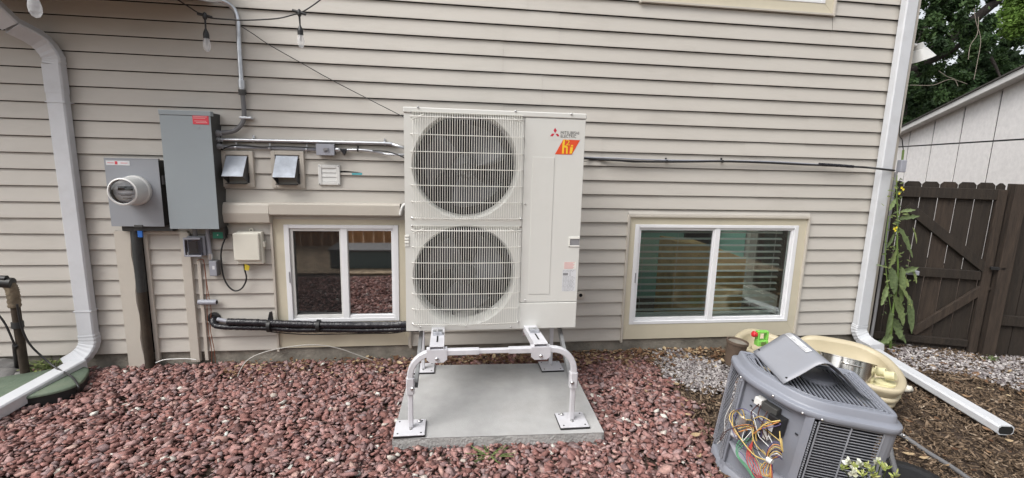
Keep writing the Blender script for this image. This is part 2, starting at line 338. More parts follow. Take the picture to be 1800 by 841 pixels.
# courses beside lower windows sit on the course grid as well; sheathing and footing behind them
sh = MB()
def wallbits(holelist, y0, y1, z0, z1, xl, xr, m):
    xs = sorted({xl, xr, *[h[0] for h in holelist], *[h[1] for h in holelist]}); zs = sorted({z0, z1, *[min(max(h[2], z0), z1) for h in holelist], *[min(max(h[3], z0), z1) for h in holelist]})
    for i in range(len(xs)-1):
        for j in range(len(zs)-1):
            cx = (xs[i]+xs[i+1])/2; cz = (zs[j]+zs[j+1])/2
            if any(h[0] < cx < h[1] and h[2] < cz < h[3] for h in holelist): continue
            m.box(xs[i], xs[i+1], y0, y1, zs[j], zs[j+1])
open_l = (wl[0]+.01, wl[1]-.01, wl[2]+.01, wl[3]-.01); open_r = (wr_[0]+.01, wr_[1]-.01, wr_[2]+.01, wr_[3]-.01); open_u = (ju[0]+.06, ju[1]-.06, ju[2]+.1, 3.6)
wallbits([open_l, open_r, open_u], .0, .12, .1, 3.4, XL, XR-.005, sh)
sh.build('sheathing', 'grille_gap', house)
B(XL, XR-.01, .006, .2, -.4, .0985).build('footing', 'foundation', house)
# back part of the house volume (side wall from the corner, opening added for room daylight)
MB().box(XR-.14, XR-.01, .121, .35, -.4, 3.4).box(XR-.14, XR-.01, 1.55, 7.5, -.4, 3.4).box(XR-.1401, XR-.0101, .35, 1.55, -.4, .12).box(XR-.1401, XR-.0101, .35, 1.55, 2.25, 3.4).build('side_wall', 'siding', house)
B(XR-.05, XR-.045, .35, 1.55, .12, 2.25).build('added_side_pane', 'glass', house)  # unseen side window added to bring daylight into the right room
B(XL, XR-.15, 7.4, 7.5, -.4, 3.4).build('rear_wall', 'siding', house)
MB().box(XL, 1.1, .0, 7.6, 3.405, 3.5).box(3.5, XR+.1, .0, 7.6, 3.405, 3.5).box(1.1, 3.5, .0, .25, 3.4055, 3.4995).box(1.1, 3.5, 1.6, 7.6, 3.4055, 3.4995).build('roof', 'shingle', house)  # opening over the right room added to light it from above
MB().box(XR-.045, XR, -.026, -.001, .06, 3.39).box(XR-.008, XR+.001, -.0262, .06, .0605, 3.3895).build('corner_trim', 'trim', house, bevel=.004)
# overhanging eave above the upper left, from which the left downspout comes
ex1 = W(335, -30, -.3).x
B(-5.2, ex1, -.56, -.03, 2.50, 2.54).build('eave_soffit', 'soffit', house)
B(-5.2, ex1, -.60, -.562, 2.47, 2.72).build('eave_fascia', 'cream', house)
B(-5.2, ex1+.01, -.60, -.03, 2.722, 2.76).build('eave_roof', 'shingle', house)

def casing(r_in, r_out, y, m='cream', miter=True, name='window_casing', bottom=True):
    xi0, xi1, zi0, zi1 = r_in; xo0, xo1, zo0, zo1 = r_out; mb = MB(); d = -.022
    def quad(a, b, c, e):
        mb.prism([(a[0], y, a[1]), (b[0], y, b[1]), (c[0], y, c[1]), (e[0], y, e[1])], (0, .02, 0))
    quad((xo0, zo0), (xo0, zo1), (xi0, zi1), (xi0, zi0)); quad((xo0, zo1), (xo1, zo1), (xi1, zi1), (xi0, zi1))
    quad((xo1, zo1), (xo1, zo0), (xi1, zi0), (xi1, zi1)); quad((xo1, zo0), (xo0, zo0), (xi0, zi0), (xi1, zi0))
    return mb.build(name, m, house, bevel=.0015)
def jtrim(r, y0, y1, w=.018, sides='LTRB', m='trim'):
    x0, x1, z0, z1 = r; mb = MB()
    if 'L' in sides: mb.box(x0-w, x0, y0, y1, z0-.02, z1+w)
    if 'R' in sides: mb.box(x1, x1+w, y0, y1, z0-.02, z1+w)
    if 'T' in sides: mb.box(x0+.0005, x1-.0005, y0+.001, y1, z1, z1+w-.001)
    if 'B' in sides: mb.box(x0+.0005, x1-.0005, y0+.001, y1, z0-w, z0)
    return mb.build('window_channel_trim', m, house, bevel=.002)
jlo = (jl[0], W(712, 500, 0).x+.03, .108, jl[3]); jro = (jr[0]+.016, jr[1]-.016, jr[2]+.004, jr[3]-.016)
casing(wl, jlo, -.012); jtrim(jlo, -.03, .0, .016, 'LR')
casing(wr_, jro, -.014); jtrim(jro, -.032, .0, .017, 'LTR')
wu = (ju[0]+.09, ju[1]-.085, ju[2]+.085, 3.39); juo = (ju[0]+.014, ju[1]-.014, ju[2]+.014, 3.399)
casing(wu, juo, -.014); jtrim(juo, -.032, .0, .015, 'LRB')
def window(rc, mull, screen_left=True, label=None, glass='glass', blinds=False, slits=True):
    x0, x1, z0, z1 = rc; wn = part_empty('window', house, label); fw = .035
    f = MB()
    f.box(x0, x0+fw, -.018, .06, z0, z1).box(x1-fw, x1, -.018, .06, z0, z1).box(x0+fw, x1-fw, -.0175, .06, z1-fw*.75, z1).box(x0+fw, x1-fw, -.0175, .06, z0, z0+fw*.75)
    f.build('window_frame', 'white_vinyl', wn, bevel=.003)
    iz0, iz1 = z0+fw*.75, z1-fw*.75; ix0, ix1 = x0+fw, x1-fw
    # fixed sash on the right, sliding sash with screen on the left
    s = MB(); mw = .045
    s.box(mull-mw/2, mull+mw/2, -.012, .035, iz0, iz1)
    s.box(mull+mw/2, ix1, -.006, .035, iz1-.018, iz1-.0005).box(mull+mw/2, ix1, -.006, .035, iz0+.0005, iz0+.02).box(ix1-.018, ix1-.0005, -.0055, .035, iz0+.02, iz1-.018)
    s.build('fixed_sash', 'white_vinyl', wn, bevel=.003)
    s = MB(); s.box(ix0+.001, ix0+.022, -.002, .02, iz0+.0005, iz1-.0005).box(ix0+.022, mull-mw/2, -.0015, .02, iz1-.022, iz1-.001).box(ix0+.022, mull-mw/2, -.0015, .02, iz0+.001, iz0+.026).box(mull-mw/2-.012, mull-mw/2-.0005, -.001, .02, iz0+.026, iz1-.022)
    s.build('screen_frame', 'white_plastic' if glass != 'glass' else 'white_vinyl', wn, bevel=.002)
    B(mull+mw/2, ix1-.018, .012, .016, iz0+.02, iz1-.018).build('pane', glass, wn)
    B(ix0+.022, mull-mw/2-.012, .026, .030, iz0+.026, iz1-.022).build('pane', glass, wn)
    MB().add([(ix0+.02, .008, iz0+.02), (mull-mw/2-.01, .008, iz0+.02), (mull-mw/2-.01, .008, iz1-.02), (ix0+.02, .008, iz1-.02)], [(0, 1, 2, 3)]).build('insect_screen', 'screen_light' if blinds else 'screen', wn)
    B(ix0-.012, ix0-.006, -.024, -.0182, (z0+z1)/2-.06, (z0+z1)/2+.02).build('latch', 'gray_print', wn)
    if blinds:
        n = 13; pitch = (iz1-iz0-.06)/n
        m0 = B(ix0+.03, ix1-.02, -.011, .011, -.0012, .0012); 
        base = None
        for i in range(n):
            zc = iz1-.045-pitch*i
            if base is None:
                mb = MB(); mb.grid([[(xx, yy, .0025-(yy/.012)**2*.0025) for yy in np.linspace(-.0125, .0125, 5)] for xx in (ix0+.03, ix1-.045)]); base = mb.build('blind_slat', 'blind', wn, solid=.0016); o = base
            else: o = base.copy(); C.objects.link(o)
            o.location = (0, .068, zc); o.rotation_euler.x = math.radians(27)
        c = MB()
        for fx in (.06, .28, .55, .80, .93):
            xx = ix0+(ix1-ix0)*fx; c.tube([(xx, .075, iz1-.01), (xx, .075, iz0+.06)], .0012, 5)
        c.box(ix0+.03, ix1-.045, .06, .09, iz1-.03, iz1+.0)
        c.build('blind_cord', 'blind', wn)
        B(ix0+.03, ix1-.045, .062, .088, iz0+.028, iz0+.042).build('blind_rail', 'blind', wn)
    return wn
ml = (W(603.5, 400, -.01).x+W(610, 566, -.01).x)/2; mr = (W(1261.3, 400, -.01).x+W(1248.5, 557, -.01).x)/2
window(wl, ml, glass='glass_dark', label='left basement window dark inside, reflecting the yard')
window(wr_, mr, glass='glass', blinds=True, label='right basement window with open horizontal blinds')
window((wu[0], wu[1], wu[2], 3.385), (wu[0]+wu[1])/2, glass='glass_dark', label='upper window, only its sill in view')
# rooms behind
def room(x0, x1, z0, z1, depth, back, side, side_open=False):
    B(x0, x1, depth, depth+.02, z0, z1).build('room_wall', back, house)
    B(x0-.02, x0, .121, depth, z0, z1).build('room_wall', side, house)
    if not side_open: B(x1, x1+.02, .121, depth, z0, z1).build('room_wall', side, house)
    else: MB().box(x1, x1+.02, .121, .35, z0, z1).box(x1, x1+.02, .35, depth, z0, .12).build('room_wall', side, house)
    B(x0, x1, .121, depth, z0-.02, z0).build('room_floor', 'room_floor', house)
    if not side_open: B(x0, x1, .121, depth, z1, z1+.02).build('room_ceiling', 'room_wall', house)
room(1.1, 3.5, -.25, 3.39, 1.6, 'teal_wall', 'room_wall', True)  # ceiling and part of one wall left out so the added daylight enters
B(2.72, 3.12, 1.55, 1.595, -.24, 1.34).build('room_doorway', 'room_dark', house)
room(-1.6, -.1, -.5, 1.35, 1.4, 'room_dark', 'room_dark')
B(wl[0], wl[1], .121, .2, wl[2]-.03, wl[2]).build('interior_sill', 'room_wall', house); B(wr_[0], wr_[1], .121, .24, wr_[2]-.03, wr_[2]).build('interior_sill', 'white_vinyl', house)
def inner(px, py, y): return W(px, py, y)
p = thing('plywood_box', 'orange plywood box standing inside behind the blinds of the right window', 'box', (2.1, .6, -.25))
a = W(1188, 425, .6); b = W(1312, 456, .6); c_ = W(1302, 525, .6)
MB().prism([(a.x, .6, a.z), (W(1250, 428, .6).x, .6, W(1250, 432, .6).z), (b.x, .6, b.z), (b.x, .6, -.249), (a.x, .6, -.249)], (0, .35, 0)).build('panel', 'osb', p, bevel=.004)
p = MB()
P = []
for i in range(15):
    row = []
    for j in range(9):
        x = 1.66+.62*i/14; y = .22+.3*j/8; row.append((x, y, .05+.16*math.sin(PI*i/14)*math.sin(PI*(j+.6)/9.2)+.06*noise.noise((x*9, y*9, 1))))
    P.append(row)
p.grid(P); o = p.build('cloth_pile', 'cloth'); tag(o, 'crumpled pale cloth heaped inside on the sill of the right window', 'cloth')

# wide cover strips and channel trims left of the basement window
svc = thing('service_pipe', 'dark rusty service pipe running into the ground below the electric meter box', 'pipe', (W(262, 640).x, -.05, 0))
xa, za = W(240, 402, -.05).x, W(240, 402, -.05).z; xb = W(262, 645, -.05).x
xm = (xa+xb)/2
MB().tube([(xm, -.05, W(240, 513, -.05).z), (xm, -.05, za)], .031, 16).build('upper_pipe', 'dark_pipe', svc)
MB().tube([(xm, -.05, -.05), (xm, -.05, W(240, 513, -.05).z)], .029, 16).build('lower_pipe', 'rust', svc)
B(W(243, 408, -.09).x, W(251, 408, -.09).x, -.10, -.088, W(247, 417, -.09).z, W(247, 406, -.09).z).build('blue_tag', 'blue', svc)
x0 = (W(203, 408, -.03).x+W(230, 649, -.03).x)/2; x1 = (W(232, 408, -.05).x+W(252, 649, -.05).x)/2+.008
t = thing('pipe_cover', 'bent wide beige metal cover strip left of the dark service pipe', 'cover strip', (x0, 0, 0))
P = []
for i in range(13):
    z = -.03+(W(216, 406, -.03).z+.03)*i/12; wob = .007*math.sin(i*1.7)+.012*max(0, 1-i/2)*.8
    P.append([(x0, -.018, z), (x0, -.045, z), (x1-.012+wob, -.050, z), (x1+wob, -.040-wob*.5, z)])
MB().grid(P, False).build('face_strip', 'trim', t, solid=.003)
def vstrip(label, pxl, pxr, pyt, pyb, y, zb=None, name='trim_strip', m='trim'):
    pt = (pxl[0]+pxr[0])/2; xl = (W(pxl[0], pyt, y).x+W(pxl[1], pyb, y).x)/2; xr = (W(pxr[0], pyt, y).x+W(pxr[1], pyb, y).x)/2; zt = W(pt, pyt, y).z; z0 = W((pxl[1]+pxr[1])/2, pyb, y).z if zb is None else zb
    mb = B(xl, xr, y, -.0, z0, zt); o = mb.build(name, m, bevel=.003); tag(o, label, 'trim'); return xl, xr, zt
vstrip('narrow beige channel trim right of the dark service pipe', (252, 271.6), (260, 278.5), 407, 636, -.03, name='channel_trim')
vstrip('wide beige vertical trim board below the tall grey cabinet', (313.5, 336.5), (326.5, 356), 409, 637, -.04, name='trim_board')
vstrip('narrow beige channel trim right of the wide trim board', (346, 360), (352.5, 366), 455, 634, -.028, name='channel_trim')
a_ = W(256, 405, -.026); b_ = W(330, 405, -.026)
o = B(a_.x, b_.x, -.031, -.001, a_.z-.03, a_.z-.004).build('channel_trim', 'trim', bevel=.003); tag(o, 'short level beige channel trim below the electric boxes', 'trim')
o = B(W(391, 400, -.02).x, W(396, 400, -.02).x, -.036, -.001, W(393, 354, -.03).z, W(393, 322, -.03).z).build('channel_trim', 'trim', bevel=.002); tag(o, 'short upright beige trim piece under the first vent hood', 'trim')

# duct covers
def duct_cover(label, UL, UR, BR, BL, y, bulge):
    x0, x1, z0, z1 = rect(*UL, *UR, *BR, *BL, y); mb = MB(); P = []
    prof = [(-.004, z1), (y*.86, z1), (y, z1-(z1-z0)*.12), (y-bulge, (z0+z1)/2), (y, z0+.008), (y*.9, z0), (-.004, z0)]
    P = [[(x, a, b) for a, b in prof] for x in (x0, x1)]; mb.grid(P, False)
    mb.add([(x0, a, b) for a, b in prof], [tuple(range(7))]); mb.add([(x1, a, b) for a, b in prof], [tuple(range(7))])
    o = mb.build('line_cover', 'trim', bevel=.003, weld=True); tag(o, label, 'cover'); return x0, x1, z0, z1
duct_cover('shorter taller beige box cover beside the tall grey cabinet', (389, 357), (472, 356.6), (474, 393), (391.6, 392.7), -.075, .012)
duct_cover('long low beige box cover above the left basement window', (471.5, 356.6), (702.4, 359), (703.5, 379.6), (473, 381), -.084, .0)
t = MB().tube(spl([W(722, 356, -.1), W(710, 361, -.1), W(706, 369, -.1), W(704, 378, -.09)]), .012, 10).build('drain_tube', 'white_plastic'); tag(t, 'short white tube behind the left edge of the heat pump by the long cover', 'tube')

# ------------------------------------------------------------------ downspouts
def rsec(w, d, c=.008, ribs=False):
    a, b = w/2, d/2; return [(-a+c, -b), (a-c, -b), (a, -b+c), (a, b-c), (a-c, b), (-a+c, b), (-a, b-c), (-a, -b+c)]
def spout(label, x, w, d, ybk, ztop, zbot, lower, group):
    yc = ybk-d/2; t = thing('downspout', label, 'downspout', (x, yc, 0), group); sec = rsec(w, d)
    return t, sec, yc
GRP = 'white downspouts at the two ends of the wall'
# left one
w_, d_ = .104, .062
xl = (W(72, 110, -.08).x+W(94, 280, -.08).x+W(137, 594, -.08).x)/3+w_/2
t, sec, yc = spout('white downspout on the left, running from the eave to an open ground extension', xl, w_, d_, -.022, 0, 0, None, GRP)
zt = W(72, 112, -.08).z; zb = W(137, 590, -.08).z
ptop = W(-40, -12, -.30); 
def pipe(path, name, up=(0, -1, 0), scales=None, m='white_alu', sec=sec, smooth=False): return MB().sweep(path, sec, up, True, smooth, scales).build(name, m, t)
pipe([(xl, yc, zb), (xl, yc, zt-.17)], 'lower_pipe'); 
MB().sweep([(xl, yc, zt-.175), (xl, yc, zt)], rsec(w_*1.05, d_*1.06), (0, -1, 0), True, False).build('upper_pipe', 'white_alu', t)
pt = Vector((xl, yc, zt)); el = spl([pt, pt+Vector((0, 0, .05)), pt+Vector((-.045, -.03, .14)), pt+(ptop-pt).normalized()*.26], 6)
pipe(el, 'upper_elbow', scales=[1+.05*(i % 2)*(2 < i < 15) for i in range(len(el))])
pipe([el[-1], ptop, ptop+(ptop-el[-1])*.5], 'offset_pipe')
for z in (W(110, 180, -.08).z, W(140, 548, -.08).z): B(xl-w_/2-.004, xl+w_/2+.004, yc-d_/2-.003, yc+d_/2+.02, z-.004, z+.004).build('strap', 'white_alu', t)
e0 = Vector((xl, yc, zb)); gA = G(150, 648, .07); gB = G(-60, 752, .045)
el = spl([e0, e0+Vector((0, -.004, -.07)), e0+Vector((-.03, -.04, -.14)), e0+Vector((-.10, -.085, -.19))], 6)
pipe(el, 'lower_elbow', scales=[1.04+.05*(i % 2)*(i < 14) for i in range(len(el))])
s2 = rsec(.105, .075); eA = Vector((el[-1].x+.07, el[-1].y+.01, el[-1].z-.0)); eB = Vector((gB.x, gB.y, gB.z))
MB().sweep([eA, eA.lerp(eB, .5), eB], s2, (0, 0, 1), True, False).build('ground_extension', 'white_alu', t)
print('left spout', xl, zb, eA, eB, proj(eA), proj(eB))
# right one
w_, d_ = .066, .052
xr = (W(1599, 0, -.08).x+W(1551.5, 314, -.08).x+W(1505, 575, -.08).x)/3+w_/2; xr = min(xr, XR-.005)
t, sec, yc = spout('white downspout on the right corner, running down to a long closed ground pipe', xr, w_, d_, -.034, 0, 0, None, GRP)
zb = W(1502, 572, -.08).z
pipe([(xr, yc, zb), (xr, yc, 3.3)], 'lower_pipe')
e0 = Vector((xr, yc, zb)); q1 = G(1542, 615, .06)
el = spl([e0, e0+Vector((0, -.0, -.06)), e0+Vector((.02, -.05, -.13)), Vector((q1.x, q1.y, .075))], 7)
pipe(el, 'lower_elbow', scales=[1.03+.06*(i % 2)*(i < 16) for i in range(len(el))])
qa, qb = G(1538, 620, .07), G(1768, 757, .045)
MB().sweep([qa, qb], rsec(.092, .06, .012), (0, 0, 1), True, False).build('ground_extension', 'white_alu', t)
MB().sweep([qb-(qb-qa).normalized()*.01, qb+(qb-qa).normalized()*.0015], rsec(.08, .048, .012), (0, 0, 1), True, False).build('open_end', 'grille_gap', t)
for py in (262, 500): z = W(1545, py, -.06).z; B(xr-w_/2-.004, xr+w_/2+.01, yc-d_/2-.003, yc+d_/2+.018, z-.004, z+.004).build('strap', 'white_alu', t)

# ------------------------------------------------------------------ electric boxes
x0, x1, z0, z1 = rect(181, 279, 276, 281, 291, 398, 197, 399, -.115)
t = thing('electric_meter_box', 'grey electric meter box with a round glass meter on its front', 'meter box', ((x0+x1)/2, 0, z0))
B(x0+.004, x1-.004, -.112, -.018, z0+.004, z1-.004).build('enclosure', 'side_shade_and_black', t, bevel=.003)  # shade on the box sides painted in as a dark colour
B(x0, x1, -.115, -.1125, z0, z1).box(x0-.0, x1, -.1165, -.095, z1-.001, z1+.006).build('cover', 'gray_box_dark', t, bevel=.0015)
B(x0+.012, x0+.012+.14, -.117, -.1158, z1-.042, z1-.012).build('sticker', 'paper', t)
B(x0+.065, x0+.08, -.118, -.1172, z1-.036, z1-.016).box(x0+.1, x0+.14, -.118, -.1172, z1-.028, z1-.025).box(x0+.02, x0+.058, -.118, -.1172, z1-.028, z1-.025).build('sticker_print', 'red', t)
c = W(239, 335, -.117); mr_ = .094
MB().lathe(c, (0, -1, 0), [(mr_*1.04, 0), (mr_*1.04, .02), (mr_*.97, .03), (mr_*.93, .115), (mr_*.93, .135), (mr_*.84, .14), (mr_*.80, .132)], 40, caps=False).build('meter_ring', 'white_plastic', t)
MB().lathe(c, (0, -1, 0), [(mr_*.8, .10), (.001, .10)], 40, False, False).build('meter_dial', 'paper', t)
MB().lathe(c, (0, -1, 0), [(mr_*.82, .131), (mr_*.6, .140), (mr_*.3, .145), (.001, .146)], 32, True, False).build('meter_glass', 'bulb', t)
B(c.x-.042, c.x+.042, c.y-.106, c.y-.101, c.z+.008, c.z+.034).build('display', 'print', t)
B(c.x-.045, c.x+.045, c.y-.1045, c.y-.101, c.z-.018, c.z-.014).box(c.x-.03, c.x+.03, c.y-.1045, c.y-.101, c.z-.028, c.z-.024).box(c.x-.02, c.x+.028, c.y-.1045, c.y-.101, c.z-.045, c.z-.041).build('dial_print', 'gray_print', t)
B((x0+x1)/2-.022, (x0+x1)/2+.03, -.122, -.1152, z0-.006, z0+.012).build('latch', 'side_shade_and_black', t, bevel=.003)
B(x0+.04, x1+.03, -.08, -.001, z0-.035, z0+.0035).build('lower_flange', 'side_shade_and_black', t)
B(x1-.0035, x1+.006, -.09, -.06, z0+.28, z0+.34).build('side_clip', 'gray_print', t)
x0, x1, z0, z1 = rect(277.5, 193.5, 368.5, 197.5, 386, 403, 300.5, 403, -.155)
print('cab', x0, x1, z0, z1)
t = thing('electric_cabinet', 'tall grey electrical cabinet with a red warning label at its top', 'electrical cabinet', ((x0+x1)/2, 0, z0))
B(x0+.005, x1-.003, -.152, -.002, z0+.004, z1-.004).build('enclosure', 'side_shade_and_black', t, bevel=.003)  # cabinet sides carry their shade in the dark colour
B(x0, x1, -.156, -.1525, z0, z1-.028).build('cover', 'gray_box', t, bevel=.002)
B(x0-.003, x1+.004, -.160, -.12, z1-.027, z1+.004).build('top_flange', 'gray_box', t, bevel=.003)
a = W(338, 202, -.157); b = W(367.5, 219.5, -.157)
B(a.x, b.x, -.1585, -.1565, b.z, a.z).build('warning_label', 'red', t)
pr = MB()
for i, (s0, s1) in enumerate([(.05, .9), (.05, .8), (.0, 0), (.1, .85), (.2, .9)]):
    if s1: zz = a.z-.012-(a.z-b.z-.02)*i/4.4; pr.box(a.x+(b.x-a.x)*s0, a.x+(b.x-a.x)*s1, -.1592, -.1587, zz-.0022, zz+.0022)
pr.build('label_print', 'pink_print', t)
B(x0+.22, x0+.235, -.158, -.1562, z1-.11, z1-.095).build('lock_boss', 'gray_box_dark', t, bevel=.003)
for py, r, m in ((234.6, .018, 'gray_print'), (245.8, .014, 'galv'), (257.6, .016, 'gray_print')):
    q = W(378, py, -.08); MB().lathe((x1-.003, -.075, q.z), (1, 0, 0), [(r*1.25, 0), (r*1.25, .012), (r, .014), (r, .03), (r*.7, .032)], 12).build('conduit_fitting', m, t)
CABX = x1
# conduits
def run(name, label, cat, pts, r, m, ys, n=10, k=6, extra=None, group=None):
    P = [W(px, py, y) for (px, py), y in zip(pts, ys if isinstance(ys, (list, tuple)) else [ys]*len(pts))]
    t = thing(name, label, cat, P[0], group); MB().tube(spl(P, k), r, n).build('run', m, t); return t, P
def clamps(t, pts, y, r, m='galv'):
    for px, py in pts:
        q = W(px, py, y); MB().lathe((q.x-.006, y, q.z), (1, 0, 0), [(r*1.35, 0), (r*1.35, .012)], 12).box(q.x-.006, q.x+.006, -.03, -.022, q.z, q.z+r*3).build('clamp', m, t)
t, P = run('steel_conduit', 'thick steel conduit curving down from the top of the frame to the tall cabinet', 'conduit', [(330, -9), (366, 0), (390, 2), (410, 15), (418, 36.6), (420.5, 83), (423.8, 133), (425.8, 162)], .0155, 'galv', [-.2, -.12, -.08, -.05, -.045, -.045, -.045, -.045])
MB().tube(spl([W(425.8, 161, -.045), W(429, 200, -.045), W(425, 218, -.05), W(410, 231, -.06), W(382, 234.6, -.075)]), .0145, 12).build('flexible_sleeve', 'pvc_gray', t)
MB().tube([W(424.6, 141, -.045), W(425.4, 155, -.045)], .021, 12).build('coupling', 'galv', t); MB().tube([W(425.6, 158, -.045), W(426.2, 167, -.045)], .023, 12).build('black_coupling', 'side_shade_and_black', t)
q = W(435, 208, -.04); B(q.x-.045, q.x+.035, -.062, -.022, q.z-.008, q.z+.008).build('strap', 'galv', t, bevel=.004)
t, P = run('steel_conduit', 'straight bright steel conduit running level from the cabinet to the heat pump', 'conduit', [(379, 245.8), (400, 246), (520, 248.8), (672, 252.4), (692, 255), (712, 260.5), (730, 262)], .0115, 'galv', [-.075, -.05, -.04, -.04, -.05, -.12, -.3], 10)
clamps(t, [(445, 246.9), (676, 252.5)], -.04, .0115)
t, P = run('grey_conduit', 'thin dull grey conduit under the bright one, ending at the small switch box', 'conduit', [(379, 257.6), (395, 258.4), (470, 260.5), (556, 263.5)], .009, 'pvc_light', [-.075, -.045, -.035, -.035])
clamps(t, [(415, 259.5), (474, 260.8), (539, 263)], -.035, .011)
t, P = run('black_cable', 'black cable tied along the thin grey conduit above the vent hoods', 'cable', [(389, 264), (400, 258.6), (419, 255.2), (450, 258), (466, 258.6), (487, 257.4), (520, 258.6), (556, 260.5)], .0045, 'black', -.05, 6)
x0, x1, z0, z1 = rect(556, 253.5, 587, 254, 588, 273, 556, 273, -.075)
t = thing('switch_box', 'small grey metal switch box between the two conduits near the heat pump', 'junction box', (x0, 0, z0))
B(x0, x1, -.075, -.02, z0, z1).build('body', 'pvc_gray', t, bevel=.003); B(x0-.001, x1+.001, -.079, -.0755, z0-.001, z1+.001).build('cover', 'pvc_light', t, bevel=.002)
q = ((x0+x1)/2, -.08, (z0+z1)/2); MB().lathe(q, (0, -1, 0), [(.014, 0), (.012, .008)], 12).box(q[0]-.006, q[0]+.02, -.092, -.08, q[2]-.004, q[2]+.012).build('toggle', 'gray_print', t)
t, P = run('steel_conduit', 'short steel conduit from the small switch box into the heat pump', 'conduit', [(588, 263.4), (608, 264), (638, 264.3), (660, 267.5), (680, 271.3), (712, 272.7), (730, 273)], .0095, 'galv', [-.05, -.04, -.04, -.04, -.05, -.14, -.3])
clamps(t, [(629, 264)], -.04, .0095, 'black'); MB().lathe(W(590, 263.4, -.05), (1, 0, 0), [(.014, 0), (.014, .02), (.010, .03)], 12).build('connector', 'galv', t)
q = [W(596, 261.5, -.06), W(609, 262, -.06), W(609, 266, -.06), W(605, 274, -.06)]
o = MB().prism(q, (0, .03, 0)).build('tape_wrap', 'tape', bevel=.003); tag(o, 'pointed wrap of black tape hanging from the short steel conduit', 'tape')
t, P = run('black_cable', 'short black cable dipping behind the left side of the heat pump', 'cable', [(655, 265), (675, 266), (690, 269), (707, 276), (722, 284)], .0045, 'black', [-.05, -.06, -.08, -.14, -.25])
t, P = run('black_wire', 'thin black wire slanting from the curved conduit to the heat pump top', 'wire', [(423.8, 46.6), (448, 62), (473, 79), (533, 113), (583, 141), (645, 173), (712, 207)], .0028, 'black', [-.06, -.05, -.04, -.035, -.04, -.09, -.3], 6)
# right cables
t, P = run('black_cable', 'thick black cable bundle running along the wall right of the heat pump', 'cable', [(1000, 277), (1030, 279), (1080, 282), (1137, 284.5), (1200, 284.6), (1270, 284), (1340, 286), (1400, 289), (1470, 292), (1520, 294.5), (1545, 297), (1572, 300)], .0082, 'black', [-.4]+[-.045]*7+[-.05, -.08, -.13, -.1], 8)
clamps(t, [(1172, 284), (1270, 284)], -.045, .009, 'black')
MB().tube(spl([W(1440, 289, -.05), W(1470, 291, -.055), W(1500, 293.3, -.06)]), .0125, 8, scales=None).build('tape_wrap', 'tape', t)
t, P = run('grey_cable', 'pale grey cable lying on top of the black cable bundle', 'cable', [(1000, 275.5), (1030, 277), (1080, 278.5), (1140, 281), (1200, 282.2), (1340, 284), (1450, 290)], .005, 'pvc_light', [-.4]+[-.04]*6, 8)
t, P = run('black_wire', 'thin black wire sagging under the cable bundle beside the heat pump', 'wire', [(1015, 286), (1030, 283.5), (1065, 281.5), (1111, 285.6), (1137, 285.5)], .0025, 'black', -.05, 6)

# ------------------------------------------------------------------ vents
def hood_vent(label, F, HT, HB, SB):
    x0, x1, z0, z1 = rect(*F, -.034); t = thing('vent_hood', label, 'vent', ((x0+x1)/2, 0, z0), 'square vent hoods above the left window'); w = .028
    mb = B(x0, x0+w, -.038, -.004, z0, z1).box(x1-w, x1, -.038, -.004, z0, z1).box(x0+w, x1-w, -.0375, -.004, z1-w, z1).box(x0+w, x1-w, -.0375, -.004, z0, z0+w)
    mb.build('surround', 'trim', t, bevel=.002); B(x0+w, x1-w, -.006, -.0, z0+w, z1-w).build('back_plate', 'grille_gap', t)
    hx0, hx1 = x0+w+.006, x1-w-.012; zt = z1-w-.006; zb = z0+w+.05; yf = -.125
    mb = MB(); mb.prism([(hx0, -.03, zt), (hx1, -.03, zt), (hx1, yf, zb), (hx0, yf, zb)], (0, .0035, -.0025)); mb.build('hood_face', 'vent_galv', t)
    for x in (hx0, hx1-.002): MB().prism([(x, -.026, zt-.004), (x, yf+.002, zb-.004), (x, -.008, zb-.06)], (.002, 0, 0)).build('hood_side', 'vent_side_shade', t)
    B(hx0+.004, hx1-.004, -.085, -.01, zb-.055, zb-.05).build('flap', 'side_shade_and_black', t); return t
MT['vent_galv'] = mat('vent_galvanised', (.42, .46, .52), .5, .1, 8, .3); MT['vent_side_shade'] = mat('vent_side_shade', (.13, .13, .135), .5, .5, 8, .3)  # second tone is the same hood sheet with side shade painted in
hood_vent('galvanised vent hood in a beige surround right beside the tall cabinet', (388, 266, 442.5, 265, 449.3, 329, 391.6, 329.5), 0, 0, 0)
hood_vent('galvanised vent hood in a beige surround, between the other hood and the white louvre vent', (475.3, 265, 533.6, 266, 536, 331, 478.6, 330.6), 0, 0, 0)
x0, x1, z0, z1 = rect(558.9, 290, 597, 290.5, 597.5, 326, 559.5, 325.5, -.035)
t = thing('louvre_vent', 'small square white louvre vent on the siding left of the heat pump', 'vent', ((x0+x1)/2, 0, z0)); b = .024
B(x0, x0+b, -.035, -.01, z0, z1).box(x1-b, x1, -.035, -.01, z0, z1).box(x0+b, x1-b, -.0345, -.01, z1-b, z1).box(x0+b, x1-b, -.0345, -.01, z0, z0+b).build('frame', 'white_plastic', t, bevel=.004)
for i in range(3):
    hh = (z1-z0-2*b)/3; zz = z1-b-hh*i; MB().prism([(x0+b, -.026, zz), (x1-b, -.026, zz), (x1-b, -.031, zz-hh+.0015), (x0+b, -.031, zz-hh+.0015)], (0, .003, .001)).build('louvre', 'white_plastic', t)
for sx in (x0+.008, x1-.008):
    for sz in (z0+.008, z1-.008): screw((sx, -.035, sz), (0, -1, 0), .004, 'screw', t, 'gray_print')
t = thing('torn_siding_gap', 'dark torn slot in the siding beside the louvre vent with a teal scrap', 'hole', W(600, 306, -.02))
